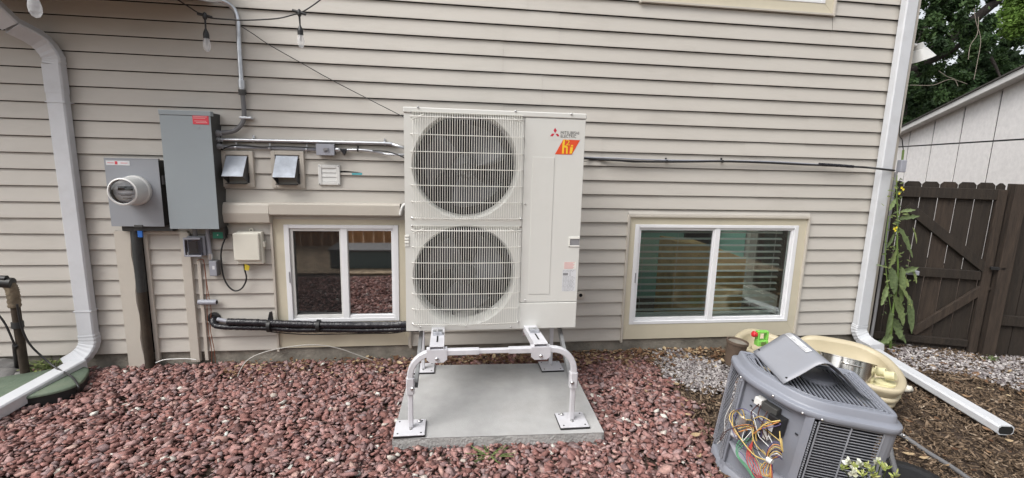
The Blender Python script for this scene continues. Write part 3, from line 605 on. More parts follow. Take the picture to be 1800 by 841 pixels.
MB().prism([W(597, 301, -.019), W(606, 300.5, -.019), (W(637, 303.5, -.019)), W(620, 304.5, -.019), W(610, 305, -.019), W(606, 309, -.019), W(598, 308.5, -.019)], (0, .004, 0)).build('slot', 'grille_gap', t)
MB().prism([W(618, 304.6, -.021), W(637, 304.4, -.021), W(636, 308, -.021), W(619, 308, -.021)], (0, .003, 0)).build('teal_scrap', 'teal', t)
o = MB().lathe(W(1021, 519.5, -.02), (0, -1, 0), [(.034, -.01), (.034, .004), (.015, .006)], 20).build('wall_grommet', 'trim'); tag(o, 'small round beige wall plug with a black hole right of the heat pump', 'plug')
g_ = MB().lathe(W(1021, 519.5, -.029), (0, -1, 0), [(.014, -.004), (.014, .0)], 16).build('hole', 'grille_gap', o, local=False)

# ------------------------------------------------------------------ telecom bits
x0, x1, z0, z1 = rect(408, 410, 458, 410, 460.5, 459, 412, 458, -.085)
t = thing('telephone_box', 'off white plastic telephone junction box left of the basement window', 'utility box', ((x0+x1)/2, 0, z0))
B(x0+.01, x1-.0, -.065, -.02, z0-.03, z1+.004).build('base', 'offwhite', t, bevel=.006, seg=3); B(x0, x1-.012, -.09, -.0655, z0, z1).build('lid', 'offwhite', t, bevel=.008, seg=3)
B(x1-.0, x1+.014, -.06, -.03, z0+.09, z0+.13).build('latch', 'offwhite', t, bevel=.003); MB().lathe(((x0+x1)/2+.01, -.022, z1+.012), (0, -1, 0), [(.014, 0), (.014, .006)], 12).build('mounting_ear', 'offwhite', t)
MB().lathe(((x0+x1)/2+.01, -.029, z1+.012), (0, -1, 0), [(.005, 0), (.005, .002)], 8).build('ear_hole', 'grille_gap', t)
q = W(435, 470, -.05); o = MB().prism([W(430, 464, -.06), W(439, 468, -.06), W(437, 476, -.06), W(430, 475, -.06)], (0, .004, 0)).build('yellow_tag', 'dark_yellow'); tag(o, 'small yellow tag hanging under the off white telephone box', 'tag')
run('black_cable', 'black cable looping down from the cabinet to the off white telephone box', 'cable', [(398, 398), (399.8, 410), (391, 432), (388.5, 455), (393, 486.6), (402, 504), (413, 511.5), (424, 508), (431.5, 497), (433, 486.6), (430, 474), (429, 464)], .0055, 'black', -.045, 8)
x0, x1, z0, z1 = rect(323, 418.5, 352, 418, 354, 450, 326, 451, -.09)
t = thing('clear_cover_box', 'small grey box with a clear smoky cover below the tall cabinet', 'junction box', (x0, 0, z0))
B(x0, x1+.012, -.06, -.03, z0-.004, z1+.004).build('body', 'pvc_light', t, bevel=.004); B(x0+.004, x1, -.098, -.0605, z0, z1).build('clear_cover', 'clear', t, bevel=.006); B(x0+.02, x1-.03, -.085, -.061, z0+.02, z1-.03).build('inner_module', 'pvc_gray', t, bevel=.004)
B(x0-.003, x1+.004, -.10, -.094, z1-.012, z1+.002).box(x0-.003, x0+.006, -.10, -.094, z0, z1-.0125).box(x0-.003, x1+.004, -.1, -.094, z0-.004, z0+.008).build('cover_rim', 'pvc_light', t, bevel=.002)
MB().tube([W(344, 419, -.045), W(342, 400, -.045)], .014, 10).build('nipple', 'gray_print', t)
t, P = run('grey_conduit', 'short upright grey conduit with a small box below the tall cabinet', 'conduit', [(364.5, 400), (367, 430), (370.5, 458)], .0135, 'pvc_light', -.045)
MB().tube([W(369.5, 446, -.045), W(370.5, 456, -.045)], .018, 12).build('coupling', 'galv', t)
x0, x1, z0, z1 = rect(366.5, 459, 381, 459, 383, 486, 368, 486, -.07); B(x0, x1, -.07, -.022, z0, z1).build('outlet_body', 'pvc_gray', t, bevel=.004)
B(x0+.004, x1-.004, -.0745, -.0705, z0+.004, z1-.004).build('outlet_cover', 'pvc_light', t, bevel=.002); B(x0+.025, x0+.04, -.0755, -.0746, z0+.05, z0+.075).build('outlet_label', 'paper', t)
x0, x1, z0, z1 = rect(373, 406, 391, 406, 392, 420, 374, 420, -.07)
t = thing('green_label_box', 'small black box with a green label under the tall cabinet', 'box', (x0, 0, z0)); B(x0-.01, x1+.01, -.066, -.02, z0-.005, z1+.05).build('body', 'side_shade_and_black', t, bevel=.003); B(x0+.002, x1, -.069, -.0665, z0+.002, z1-.01).build('label', 'green', t)
MB().lathe(((x0+x1)/2, -.0695, (z0+z1)/2-.002), (0, -1, 0), [(.004, 0), (.004, .001)], 8).build('indicator', 'paper', t)
t = thing('pipe_stub', 'short level grey pipe stub sticking out of the siding near the ground', 'pipe', W(365, 531, -.03)); a, b = W(349, 531.5, -.045), W(381, 531.5, -.045)
MB().tube([a, b], .019, 14).build('sleeve', 'pvc_light', t); MB().lathe(b, (1, 0, 0), [(.014, -.001), (.014, .001)], 12).build('opening', 'grille_gap', t)
MB().tube([a+Vector((.02, 0, 0)), (a.x+.02, -.02, a.z)], .008, 6).build('bracket', 'galv', t)
for lb, pts in (('copper ground wire hanging left of the other, below the grey boxes', [(357, 456), (360, 470), (363, 500), (364, 540), (366, 580), (372, 616), (372, 640)]), ('copper ground wire curving from the small box down to the gravel', [(347, 458), (356, 456), (359, 464), (362, 490), (367, 520), (371, 545), (370, 580), (376, 612), (379, 640)])):
    run('ground_wire', lb, 'wire', pts, .0026, 'copper', -.035, 6)
run('white_wire', 'thin white wire on the gravel below the siding between the trim strips', 'wire', [(274, 638), (288, 633), (304, 631.5), (330, 631), (345, 633)], .004, 'ww', -.06, 6)
# coax lying from wall to gravel
ca, cb = G(418, 662, .03), G(655, 634, .03); P = [W(px, py, ca.y+(cb.y-ca.y)*(px-418)/237) for px, py in ((418, 662), (424, 648), (436, 633), (460, 621), (500, 611.5), (548, 606.5), (590, 611.5), (625, 623), (655, 634))]
t = thing('white_cable', 'long pale cable arching over the gravel below the left basement window', 'cable', P[0]); MB().tube(spl(P), .0034, 7).build('run', 'cable_pale', t)

# ------------------------------------------------------------------ wrapped line set
t = thing('line_set', 'black taped refrigerant line set running below the left window to the heat pump', 'pipe bundle', W(376, 560, -.05))
def ys(n, a, b): return [a+(b-a)*i/(n-1) for i in range(n)]
def hose(pts, r, y, name='hose', m='tape', wob=True):
    P = spl([W(px, py, yy) for (px, py), yy in zip(pts, y)], 10); sc = [1+.055*math.sin(i*2.1)+.03*math.sin(i*.9) for i in range(len(P))] if wob else None
    return MB().tube(P, r, 12, scales=sc).build(name, m, t)
hose([(380, 560), (374.5, 563), (378, 572), (395, 575), (430, 576), (470, 577), (520, 580), (580, 580), (640, 581), (690, 580), (712, 579), (735, 579)], .020, [-.01, -.05, -.07, -.075, -.075, -.075, -.075, -.075, -.08, -.1, -.14, -.3])
hose([(400, 566), (430, 566.5), (470, 568), (520, 570), (580, 571.5), (640, 572), (690, 571.5), (712, 570.5), (735, 570)], .025, [-.085]*6+[-.1, -.14, -.3])
hose([(404, 565.8), (382, 561.5)], .014, [-.09, -.085], 'bare_end', 'pvc_light', False)
hose([(470, 583), (530, 588), (600, 587.5), (650, 586.5), (690, 586), (716, 582)], .004, [-.07]*4+[-.1, -.15], 'control_wire', 'black', False)
MB().lathe(W(377, 559.5, -.016), (0, -1, 0), [(.045, 0), (.045, .008), (.03, .012)], 16).build('wall_seal', 'black', t)
MB().prism([W(470, 563, -.07), W(473, 549, -.07), W(478, 548, -.07), W(480, 563, -.07)], (0, .01, 0)).build('bracket', 'black', t, bevel=.003)
for px in (474, 560): 
    q = W(px, 573, -.083); MB().lathe((q.x-.012, q.y, q.z), (1, 0, 0), [(.046, 0), (.046, .024)], 14).build('tie_strap', 'black', t)

# ------------------------------------------------------------------ heat pump
YU = -.736; DU = .37
hx0 = (W(708, 188, YU).x+W(715.5, 580, YU).x)/2; hx1 = (W(1029, 201, YU).x+W(1013, 578, YU).x)/2; hz0 = (W(715.5, 580, YU).z+W(1013, 578, YU).z)/2; hz1 = (W(708, 187, YU).z+W(1029, 201, YU).z)/2
print('unit', hx0, hx1, hz0, hz1, [proj((x, YU, z)) for x in (hx0, hx1) for z in (hz0, hz1)])
hp = thing('heat_pump', 'large ivory heat pump unit with two stacked fans behind wire grilles', 'heat pump', ((hx0+hx1)/2, YU+DU/2, hz0))
def U(px, py, y=YU): return W(px, py, y)
HS = (W(918, 200, YU).x+W(915, 575, YU).x)/2+.005        # split between fan panel and service panel
gx0 = (U(724, 205).x+U(726, 570).x)/2; gx1 = (U(916, 210).x+U(913, 570).x)/2
fc = [U(818, 292.5), U(819, 486)]; FR = .5*(U(905, 291).x-U(729, 291).x)*1.02
fc[0].x = fc[1].x = (fc[0].x+fc[1].x)/2
print('fan', FR, fc, gx0, gx1)
# casing shell
B(hx0+.002, hx1-.002, YU+.02, YU+DU, hz0+.004, hz0+.03).build('base_pan', 'unit', hp)
sh = MB(); sh.box(hx0+.002, hx0+.006, YU+.003, YU+DU, hz0+.03, hz1-.03).box(hx1-.006, hx1-.002, YU+.003, YU+DU, hz0+.03, hz1-.03); sh.build('side_panel', 'unit', hp)
B(hx0+.006, hx1-.006, YU+DU-.01, YU+DU-.002, hz0+.03, hz1-.03).build('rear_coil', 'fins', hp)
B(HS+.02, HS+.024, YU+.02, YU+DU-.012, hz0+.03, hz1-.03).build('partition', 'black_void', hp)
B(hx0-.004, hx1+.004, YU-.006, YU+DU+.004, hz1-.032, hz1).build('top_lid', 'unit', hp, bevel=.006, seg=3)
# fan panel with two round openings
def plate_with_holes(x0, x1, z0, z1, cen, R, y, th):
    m = MB(); n = 48; zs = [z0, (cen[0].z+cen[1].z)/2, z1]
    for ci, (za, zb_) in zip((1, 0), ((z0, zs[1]), (zs[1], z1))):
        c = cen[ci]; inner_ = []; outer = []
        for k in range(n):
            a = 2*PI*k/n+PI/4; dx, dz = math.cos(a), math.sin(a); inner_.append((c.x+R*dx, y, c.z+R*dz))
            ts = []
            if dx > 1e-6: ts.append((x1-c.x)/dx)
            if dx < -1e-6: ts.append((x0-c.x)/dx)
            if dz > 1e-6: ts.append((zb_-c.z)/dz)
            if dz < -1e-6: ts.append((za-c.z)/dz)
            tt = min(ts); outer.append((c.x+tt*dx, y, c.z+tt*dz))
        m.add(inner_+outer, [(k, (k+1) % n, n+(k+1) % n, n+k) for k in range(n)])
        for cx, cz in ((x0, za), (x1, za), (x1, zb_), (x0, zb_)):     # corner fill
            best = sorted(range(n), key=lambda k: (outer[k][0]-cx)**2+(outer[k][2]-cz)**2)[:2]; m.add([outer[best[0]], outer[best[1]], (cx, y, cz)], [(0, 1, 2)])
        # bell mouth running inwards
        m.lathe((c.x, y, c.z), (0, 1, 0), [(R, 0), (R-.003, .003), (R-.008, .012), (R-.012, .028), (R-.013, .05)], 64, True, False).lathe((c.x, y, c.z), (0, 1, 0), [(R-.013, .05), (R-.012, .15)], 64, True, False)
    return m
fzm = hz1-.034
plate_with_holes(hx0, HS-.002, hz0, fzm, fc, FR+.017, YU, .002).build('fan_panel', 'unit', hp)
B(hx0, hx0+.004, YU+.0005, YU+.02, hz0, fzm).box(hx0, HS-.003, YU+.0005, YU+.02, hz0, hz0+.003).build('panel_lip', 'unit', hp)
def fan(c):
    f = part_empty('fan', hp)
    MB().lathe((c.x, YU+.05, c.z), (0, 1, 0), [(.02, -.012), (.055, 0), (.07, .02), (.072, .09)], 28).build('hub', 'fan_dark', f, local=False)
    a0 = random.random()*2
    for b in range(3):
        P = []
        for i in range(9):
            r = .065+(FR-.05-.065)*i/8; row = []
            for j in range(9):
                sw = (j/8-.5)*(1.15+.25*i/8)+.3*(i/8)**2; a = a0+b*2*PI/3+sw; row.append((c.x+r*math.cos(a), YU+.10+.055*(j/8-.5)*1.7+.01*math.sin(PI*j/8), c.z+r*math.sin(a)))
            P.append(row)
        MB().grid(P).build('fan_blade', 'fan_blade', f, solid=.004)
    return f
MT['fan_blade'] = mat('fan_blade', (.07, .072, .08), .4, 0, 4, .2, spec=.3)
fan(fc[0]); fan(fc[1])
MB().box(hx0+.08, HS-.06, YU+.2, YU+.22, fc[0].z-.02, fc[0].z+.02).box(hx0+.08, HS-.06, YU+.2, YU+.22, fc[1].z-.02, fc[1].z+.02).box(fc[0].x-.08, fc[0].x-.06, YU+.2, YU+.22, hz0+.03, hz1-.035).box(fc[0].x+.08, fc[0].x+.1, YU+.2, YU+.22, hz0+.03, hz1-.035).build('motor_mount', 'fins', hp)
# grilles
def grille(zt, zb):
    g = part_empty('grille', hp); r = .0016; nW = 46; m = MB(); yf = YU-.028
    for i in range(nW):
        x = gx0+.01+(gx1-gx0-.02)*i/(nW-1); e = min(i, nW-1-i); top = zt-.012-(.03*max(0, 1-e/6) if e < 7 else 0)
        bow = .012*math.sin(PI*i/(nW-1)); y0 = yf-bow
        m.sweep([(x, y0+.016, zb+.004), (x, y0+.003, zb+.012), (x, y0, zb+.03), (x, y0, top-.03), (x, y0+.006, top-.008), (x, YU-.006, top)], [(r, 0), (0, r), (-r, 0), (0, -r)], (0, -1, 0), False, True)
    m.build('vertical_wires', 'wire_ivory', g)
    n = 7
    for k in range(n):
        z = zt-.03-(zt-zb-.045)*k/(n-1) if k else zt-.027
        P = [(gx0-.006, YU-.001, z), (gx0+.004, yf+.008, z)]+[(gx0+.01+(gx1-gx0-.02)*i/12, yf-.012*math.sin(PI*i/12)+.004, z) for i in range(13)]+[(gx1-.004, yf+.008, z), (gx1+.006, YU-.001, z)]
        MB().tube(P, .0027, 6).build('horizontal_wire', 'wire_ivory', g)
    # top band of short wires
    m = MB(); zz = zt-.004
    for i in range(nW): x = gx0+.01+(gx1-gx0-.02)*i/(nW-1); m.box(x-.0015, x+.0015, YU-.012, YU-.001, zt-.022, zt)
    m.box(gx0, gx1, YU-.013, YU-.010, zt-.001, zt+.002); m.build('top_band', 'wire_ivory', g)
    m = MB()
    for sx in (-1, 1):
        xa = gx0 if sx < 0 else gx1; m.tube([(xa, YU-.012, zt-.045), (xa-sx*.07, YU-.025, zt-.014)], .0025, 6)
    m.build('corner_brace', 'wire_ivory', g)
    for sx in (gx0-.002, gx1+.002):
        for sz in (zt-.004, zb+.014): screw((sx, YU-.001, sz), (0, -1, 0), .0065, 'screw', g)
gt0, gb0 = U(820, 200).z, U(820, 388).z; gt1, gb1 = U(820, 397).z, U(820, 571).z
grille(gt0, gb0); grille(gt1, gb1)
# service panel
zsp = U(965, 531.5).z
B(HS, hx1, YU-.001, YU+.02, zsp+.0015, fzm).build('service_panel', 'unit', hp, bevel=.003)
B(HS-.002, hx1-.001, YU-.004, YU+.02, hz0, zsp-.0015).build('valve_cover', 'unit', hp, bevel=.004)
px0, px1, pz0, pz1 = rect(935, 275, 974, 278, 966, 517, 930, 517, YU)
MB().box(px0, px1, YU-.0035, YU-.0012, pz0, pz1).build('raised_panel', 'unit', hp, bevel=.003)
for px, py in ((923, 359), (923, 528)): q = U(px, py); screw((q.x, YU-.001, q.z), (0, -1, 0), .0055, 'screw', hp)
for px, py in ((739, 575), (819, 574), (898, 575), (923, 573)): q = U(px, py); screw((q.x, YU-.002, q.z), (0, -1, 0), .0055, 'screw', hp)
for px, py in ((735, 189), (906, 196), (1004, 201)): q = U(px, py); screw((q.x, YU-.007, q.z), (0, -1, 0), .0065, 'screw', hp)
# handles
q0, q1 = U(1000, 416.5), U(1019, 434)
h = part_empty('handle', hp)
MB().box(q0.x, hx1-.003, YU-.006, YU-.0012, q0.z-.014, q0.z).box(q0.x, q0.x+.008, YU-.006, YU-.0012, q1.z, q0.z-.0145).box(q0.x, hx1-.003, YU-.006, YU-.0012, q1.z, q1.z+.008).build('handle_rim', 'wire_ivory', h, bevel=.002)
B(q0.x+.008, hx1-.004, YU-.0022, YU-.0012, q1.z+.008, q0.z-.0145).build('handle_recess', 'gray_print', h)
h = part_empty('handle', hp); q0, q1 = U(709, 413), U(719, 434)
for i in range(3): B(hx0-.003, q1.x, YU-.007, YU-.0005, q0.z-.018*(i+1)+.004, q0.z-.018*i-.004).build('handle_rib', 'wire_ivory', h, bevel=.002)
B(hx0-.002, q1.x+.001, YU-.004, YU-.0003, q1.z, q0.z).build('handle_plate', 'unit', h, bevel=.002)
# logos
YL = YU-.0022
def diamond(pts, m, name='logo'): return MB().prism([(a, YL, b) for a, b in pts], (0, .0008, 0)).build(name, m, hp)
def rel(px, py): q = U(px, py); return (q.x, q.z)
MT['logo_red'] = mat('logo_red', (.50, .02, .05), .45)
MB().prism([(*[rel(963, 222)[0]], YU-.0017, rel(963, 222)[1]), (rel(1020, 222)[0], YU-.0017, rel(1020, 222)[1]), (rel(1020, 246)[0], YU-.0017, rel(1020, 246)[1]), (rel(963, 246)[0], YU-.0017, rel(963, 246)[1])], (0, .0005, 0)).build('logo_sticker', 'unit', hp)
for pts in ([(975.6, 225), (978.6, 230), (975.8, 234.5), (972.8, 230)], [(970, 235.3), (975, 235.3), (971.6, 240), (966.7, 239.8)], [(976.3, 235.5), (981, 235.7), (983.2, 240.2), (979.3, 240)]):
    diamond([rel(*p) for p in pts], 'logo_red', 'three_diamond_mark')
def put_text(txt, px0, py0, px1, hpx, m, parent, name='lettering', bold=.0):
    a = U(px0, py0); b = U(px1, py0); vs, fs = text_mesh(txt, 1.0, None, 0); 
    x0 = min(v.x for v in vs); x1 = max(v.x for v in vs); y0 = min(v.y for v in vs); y1 = max(v.y for v in vs); hh = hpx/ (FPX/2.85)
    V = [(a.x+(v.x-x0)/(x1-x0)*(b.x-a.x), YL-.0004, a.z+(v.y-y0)/(y1-y0)*hh) for v in vs]
    return MB().add(V, fs).build(name, m, parent)
put_text('MITSUBISHI', 985.5, 236.3, 1017.5, 5.4, 'print', hp); put_text('ELECTRIC', 985.5, 242.2, 1012.5, 5.0, 'print', hp)
d4 = [(990, 245.5), (1019.3, 247), (1005, 272), (975.3, 271.6)]
MB().prism([(rel(*p)[0], YL, rel(*p)[1]) for p in d4], (0, .0008, 0)).build('slanted_badge', 'orange_red', hp)
def fl(pts, m='yellow', name='badge_lettering'): return MB().prism([(rel(*p)[0], YL-.0012, rel(*p)[1]) for p in pts], (0, .0006, 0)).build(name, m, hp)
# "h", superscript "2" and "i" as slanted block letters
hL = MB()
for pts in ([(990, 246), (993.3, 246), (992, 256), (996, 256.5), (998, 259), (997.3, 270.5), (994.6, 270.5), (995, 260.5), (993, 259.5), (991.5, 260), (991, 270.3), (987.4, 270.3), (988.5, 254)],):
    hL.prism([(rel(*p)[0], YL-.0012, rel(*p)[1]) for p in pts], (0, .0006, 0))
hL.build('letter_h', 'yellow', hp)
iL = MB()
for pts in ([(1003.8, 255.2), (1007.3, 255.4), (1007, 258), (1003.4, 257.8)], [(1002.5, 259), (1007, 259.2), (1006, 266), (1005, 270.3), (1000.8, 270.2)]):
    iL.prism([(rel(*p)[0], YL-.0012, rel(*p)[1]) for p in pts], (0, .0006, 0))
iL.build('letter_i', 'yellow', hp)
vs, fs = text_mesh('2', 1.0); ya = min(v.y for v in vs); yb = max(v.y for v in vs); xa = min(v.x for v in vs); xb = max(v.x for v in vs); a = U(994.3, 255.6); b = U(1001.8, 246.3)
MB().add([(a.x+(v.x-xa)/(xb-xa)*(b.x-a.x), YL-.0014, a.z+(v.y-ya)/(yb-ya)*(b.z-a.z)) for v in vs], fs).build('numeral_2', 'yellow', hp)
# data plates
q0, q1 = U(991, 461), U(1012, 473); m = MB()
for i in range(7): z = q0.z-(q0.z-q1.z)*(i+.3)/7; m.box(q0.x+.003, q0.x+(q1.x-q0.x)*random.uniform(.75, .98), YL, YL+.0006, z-.0016, z+.0008)
B(q0.x, q1.x, YL+.0008, YL+.0012, q1.z, q0.z).build('caution_sticker', 'wire_ivory', hp); m.build('caution_print', 'pink_print', hp)
q0, q1 = U(989, 474), U(1011, 512); B(q0.x, q1.x, YL+.0008, YL+.0012, q1.z, q0.z).build('rating_plate', 'paper', hp); m = MB()
m.box(q0.x+.003, q0.x+.035, YL, YL+.0006, q0.z-.038, q0.z-.022)
for i in range(17):
    z = q0.z-.006-(q0.z-q1.z-.012)*i/16
    if .02 < q0.z-z < .042: m.box(q0.x+.045, q0.x+.052, YL, YL+.0006, z-.0015, z+.0015); continue
    xx = q0.x+.003
    while xx < q1.x-.016: l = random.uniform(.004, .014); m.box(xx, xx+l, YL, YL+.0006, z-.0009, z+.0009); xx += l+random.uniform(.002, .006)
m.build('rating_print', 'gray_print', hp)

# ------------------------------------------------------------------ pad and stand
PT = .05
f0, f1 = G(685, 775, PT), G(1060, 757, PT); b0, b1 = G(727, 641, PT), G(1002, 640, PT)
cx = (f0.x+f1.x+b0.x+b1.x)/4; cy = (f0.y+f1.y+b0.y+b1.y)/4
print('pad', f0, f1, b0, b1)
pw = ((f1-f0).length+(b1-b0).length)/2; pl = ((f0-b0).length+(f1-b1).length)/2
ang = math.atan2((f1-f0).y+(b1-b0).y, (f1-f0).x+(b1-b0).x)
pd = thing('concrete_pad', 'pale grey concrete slab on the red gravel under the heat pump stand', 'slab', (cx, cy, -.03)); pd.rotation_euler.z = ang
B(-pw/2, pw/2, -pl/2, pl/2, .03+PT-.004, .03+PT).build('top_face', 'pad', pd, local=True, bevel=.003)
n = 60; P = []
loop = [(-pw/2+pw*i/n, -pl/2) for i in range(n)]+[(pw/2, -pl/2+pl*i/n) for i in range(n)]+[(pw/2-pw*i/n, pl/2) for i in range(n)]+[(-pw/2, pl/2-pl*i/n) for i in range(n)]; loop.append(loop[0])
for h in np.linspace(0, .03+PT-.0045, 8):
    row = []
    for i, (a, b) in enumerate(loop):
        L = math.hypot(a, b); d = .0035*noise.noise((a*60, b*60, h*60))+.002-.004*(abs(h-.04)/.04)**3; 
        if i == len(loop)-1: row.append(row[0]); continue
        row.append((a*(1+d), b*(1+d), h))
    P.append(row)
MB().grid(P).build('rough_side', 'pad_rough', pd, local=True)
st = thing('equipment_stand', 'white tubular metal stand carrying the heat pump above the slab', 'stand', (cx, cy, PT))
fl_, fr_ = G(721, 756, PT), G(1005, 742, PT); bl_, br_ = G(744, 650, PT), G(968, 646.5, PT)
print('feet', fl_, fr_, bl_, br_)
def plate(c, s, lift, rot):
    p = part_empty('foot_plate', st); a = Vector((math.cos(rot), math.sin(rot), 0)); b = Vector((-a.y, a.x, 0)); u = Vector((0, 0, 1))
    MB().obox(c+u*(lift+.003), a, b, u, s, s*.95, .003).build('plate', 'stand', p, bevel=.0025)
    MB().obox(c+u*(lift-.005), a, b, u, s*1.02, s*.97, .0045).build('rubber_pad', 'black', p)
    m = MB()
    for i in (-1, 1):
        for j in (-1, 1): m.lathe(c+a*(i*s*.75)+b*(j*s*.72)+u*(lift+.0062), u, [(.005, 0), (.005, .0012)], 8)
    m.build('bolt_holes', 'grille_gap', p); return p
s_ = .083; S_UP = Vector((0, 0, 1))
for c, r in ((fl_, .0), (fr_, .0), (bl_, 0), (br_, 0)): plate(c, s_ if c.y < -.8 else s_*.95, .0105, r)
zr = W(850, 617, fl_.y).z
zr = (zr+W(850, 615, fl_.y).z)/2
lx, rx = fl_.x+.004, fr_.x-.004; yfr = fl_.y
def sq(path, w, m, name, up=(0, 1, 0)): return MB().sweep(path, rsec(w, w, w*.15), up, True, False).build(name, m, st)
yfr = (fl_.y+fr_.y)/2; zr = (W(800, 619, yfr).z+W(940, 614, yfr).z)/2; print('rail z', zr, hz0)
# front frame: legs sliding in bent arms, with a telescoping crossbar
tw = .034
zsl = (W(720, 685, yfr).z+W(1000, 660, yfr).z)/2
arc = lambda x, s: [(x, yfr, zsl+.0), (x, yfr, zr-.13)]+[(x+s*.13*(1-math.cos(t_)), yfr, zr-.13+.13*math.sin(t_)) for t_ in np.linspace(.15, PI/2, 8)]
xl1 = W(768, 615, yfr).x; xr1 = W(950, 610, yfr).x
for x, s, xe in ((lx, 1, xl1), (rx, -1, xr1)):
    sq([(x, yfr, PT+.012), (x, yfr, zsl+.05)], tw*.8, 'stand', 'leg')
    P = arc(x, s)+[(xe-s*.005, yfr, zr)]; sq(P, tw, 'stand', 'bent_arm')
    sq([(x, yfr, zsl-.045), (x, yfr, zsl+.045)], tw*1.3, 'stand', 'leg_sleeve'); q = (x+s*.012, yfr-tw*.66, zsl-.01); screw(q, (0, -1, 0), .011, 'bolt', st)
    screw((x, yfr-.02, PT+.018), (0, -.5, 1), .009, 'bolt', st); screw((x+s*.045, yfr+.05, PT+.018), (0, 0, 1), .011, 'bolt', st)
xa, xb = W(842, 616, yfr).x, W(894, 614, yfr).x
sq([(xl1-.02, yfr, zr), (xa, yfr, zr)], tw, 'stand', 'crossbar'); sq([(xb, yfr, zr), (xr1+.02, yfr, zr)], tw, 'stand', 'crossbar'); sq([(xa-.03, yfr, zr), (xb+.03, yfr, zr)], tw*.75, 'stand', 'inner_bar')
# rear frame
ybk = (bl_.y+br_.y)/2; zrb = zr
for x, s in ((bl_.x, 1), (br_.x, -1)):
    sq([(x, ybk, PT+.012), (x, ybk, zrb)], tw*.75, 'stand', 'leg'); screw((x, ybk-.02, PT+.018), (0, -.5, 1), .008, 'bolt', st)
sq([(bl_.x-.03, ybk, zrb), (br_.x+.03, ybk, zrb)], tw, 'stand', 'rear_crossbar')
# rails that carry the unit
for x, s in ((W(778, 600, yfr+.1).x, -1), (W(955, 600, yfr+.1).x, 1)):
    ztop = hz0-.004; xf = (xl1 if s < 0 else xr1); m = MB(); zra = zr+.02
    a = Vector((xf, yfr-.02, zra)); b = Vector((xf+(.0 if s < 0 else .0), ybk+.04, ztop-.03)); d = (b-a); L = d.length; d.normalize(); sx = Vector((1, 0, 0)); u = sx.cross(d)
    cth = (a+b)/2
    m.obox(cth+u*.018, sx, d, u, .036, L/2, .002); m.obox(cth+sx*.037, sx, d, u, .002, L/2, .0225); m.obox(cth-sx*.037, sx, d, u, .002, L/2, .02)
    m.build('support_rail', 'stand', st, bevel=.001)
    m = MB().obox(a+d*.13+u*.0225, sx, d, u, .004, .055, .001); m.build('rail_slot', 'grille_gap', st)
    c2 = a+d*.23+u*.032; MB().obox(c2, sx, d, u, .028, .028, .010).build('vibration_clamp', 'galv', st, bevel=.003); screw(c2+u*.011+Vector((0, -.01, 0)), u, .008, 'bolt', st)
    for yy in (YU+.04, YU+.3): MB().box(xf-.035, xf+.035, yy, yy+.04, b.z-.03, hz0+.003).build('mounting_foot', 'galv', st)
    MB().prism([(xf-.055, yfr-tw*.62, zr+.02), (xf+.055, yfr-tw*.62, zr+.02), (xf+.055, yfr-tw*.62, zr-.035), (xf+.035, yfr-tw*.62, zr-.052), (xf-.035, yfr-tw*.62, zr-.052), (xf-.055, yfr-tw*.62, zr-.035)], (0, .004, 0)).box(xf-.055, xf+.055, yfr-tw*.5, yfr+.02, zr+.018, zr+.0225).build('clevis', 'stand', st); screw((xf, yfr-tw*.64, zr-.03), (0, -1, 0), .010, 'bolt', st)
# side braces from leg sleeve up to the rear
for x, s, gm in ((lx, 1, 'stand_gray'), (rx, -1, 'stand_gray')):
    a = Vector((x+s*.02, yfr+.02, zsl-.01)); b = Vector(((bl_.x if s > 0 else br_.x)-s*.0, ybk-.03, zrb+.015)); d = (b-a); L = d.length; d.normalize(); sx = Vector((0, 0, 1)); sx = (sx-d*sx.dot(d)).normalized(); n_ = d.cross(sx)
    MB().obox((a+b)/2, n_, d, sx, .002, L/2, .019).obox((a+b)/2+sx*.018+n_*(.008), n_, d, sx, .010, L/2, .0015).obox((a+b)/2-sx*.018+n_*(.008), n_, d, sx, .010, L/2, .0015).build('side_brace', gm, st)
    screw(b+Vector((0, -.02, .0)), (0, -1, 0), .012, 'bolt', st)

# ------------------------------------------------------------------ string lights
t = thing('string_lights', 'black outdoor string light cord with two clear bulbs near the top edge', 'string lights', W(360, 28, -.25))
Y = -.25; cp = [W(px, py, Y) for px, py in [(280, -22), (311, -1), (350, 24), (360, 28.5), (371.5, 32), (400, 34.5), (433, 35.8), (486, 33), (516, 26), (526, 23), (539.6, 16.6), (563, 0), (590, -24)]]
MB().tube(spl(cp), .0042, 8).build('cord', 'black', t)
for px, py in ((360, 28.5), (526, 23)):
    c = W(px, py, Y); g = part_empty('lamp_holder', t)
    tl = .012 if px > 400 else -.004
    dn = Vector((tl, 0, -1)).normalized()
    MB().lathe(c+Vector((0, 0, .022)), dn, [(.004, 0), (.010, .006), (.013, .02), (.013, .034), (.006, .045), (.0045, .09), (.006, .097), (.014, .115), (.017, .128), (.017, .150), (.0175, .152)], 14).tube([c+Vector((-.04, 0, .012)), c+Vector((.04, 0, -.006))], .009, 8).build('socket', 'black', g, local=False)
    MB().lathe(c+Vector((0, 0, .022))+dn*.151, dn, [(.013, 0), (.018, .012), (.0215, .035), (.020, .055), (.012, .074), (.002, .079)], 18, True, False).build('bulb', 'bulb_clear', g, local=False)
    MB().lathe(c+Vector((0, 0, .022))+dn*.151, dn, [(.005, 0), (.004, .025), (.002, .04)], 8).tube([c+dn*.15+Vector((-.006, 0, 0)), c+dn*.175+Vector((0, 0, 0)), c+dn*.15+Vector((.006, 0, 0))], .0008, 4).build('filament', 'dead', g, local=False)
t = thing('string_light_bulb', 'clear bulb of another light string cut by the top left corner', 'light bulb', W(56, -20, -1.4)); c = W(55, -20, -1.4); dn = Vector((.05, 0, -1)).normalized()
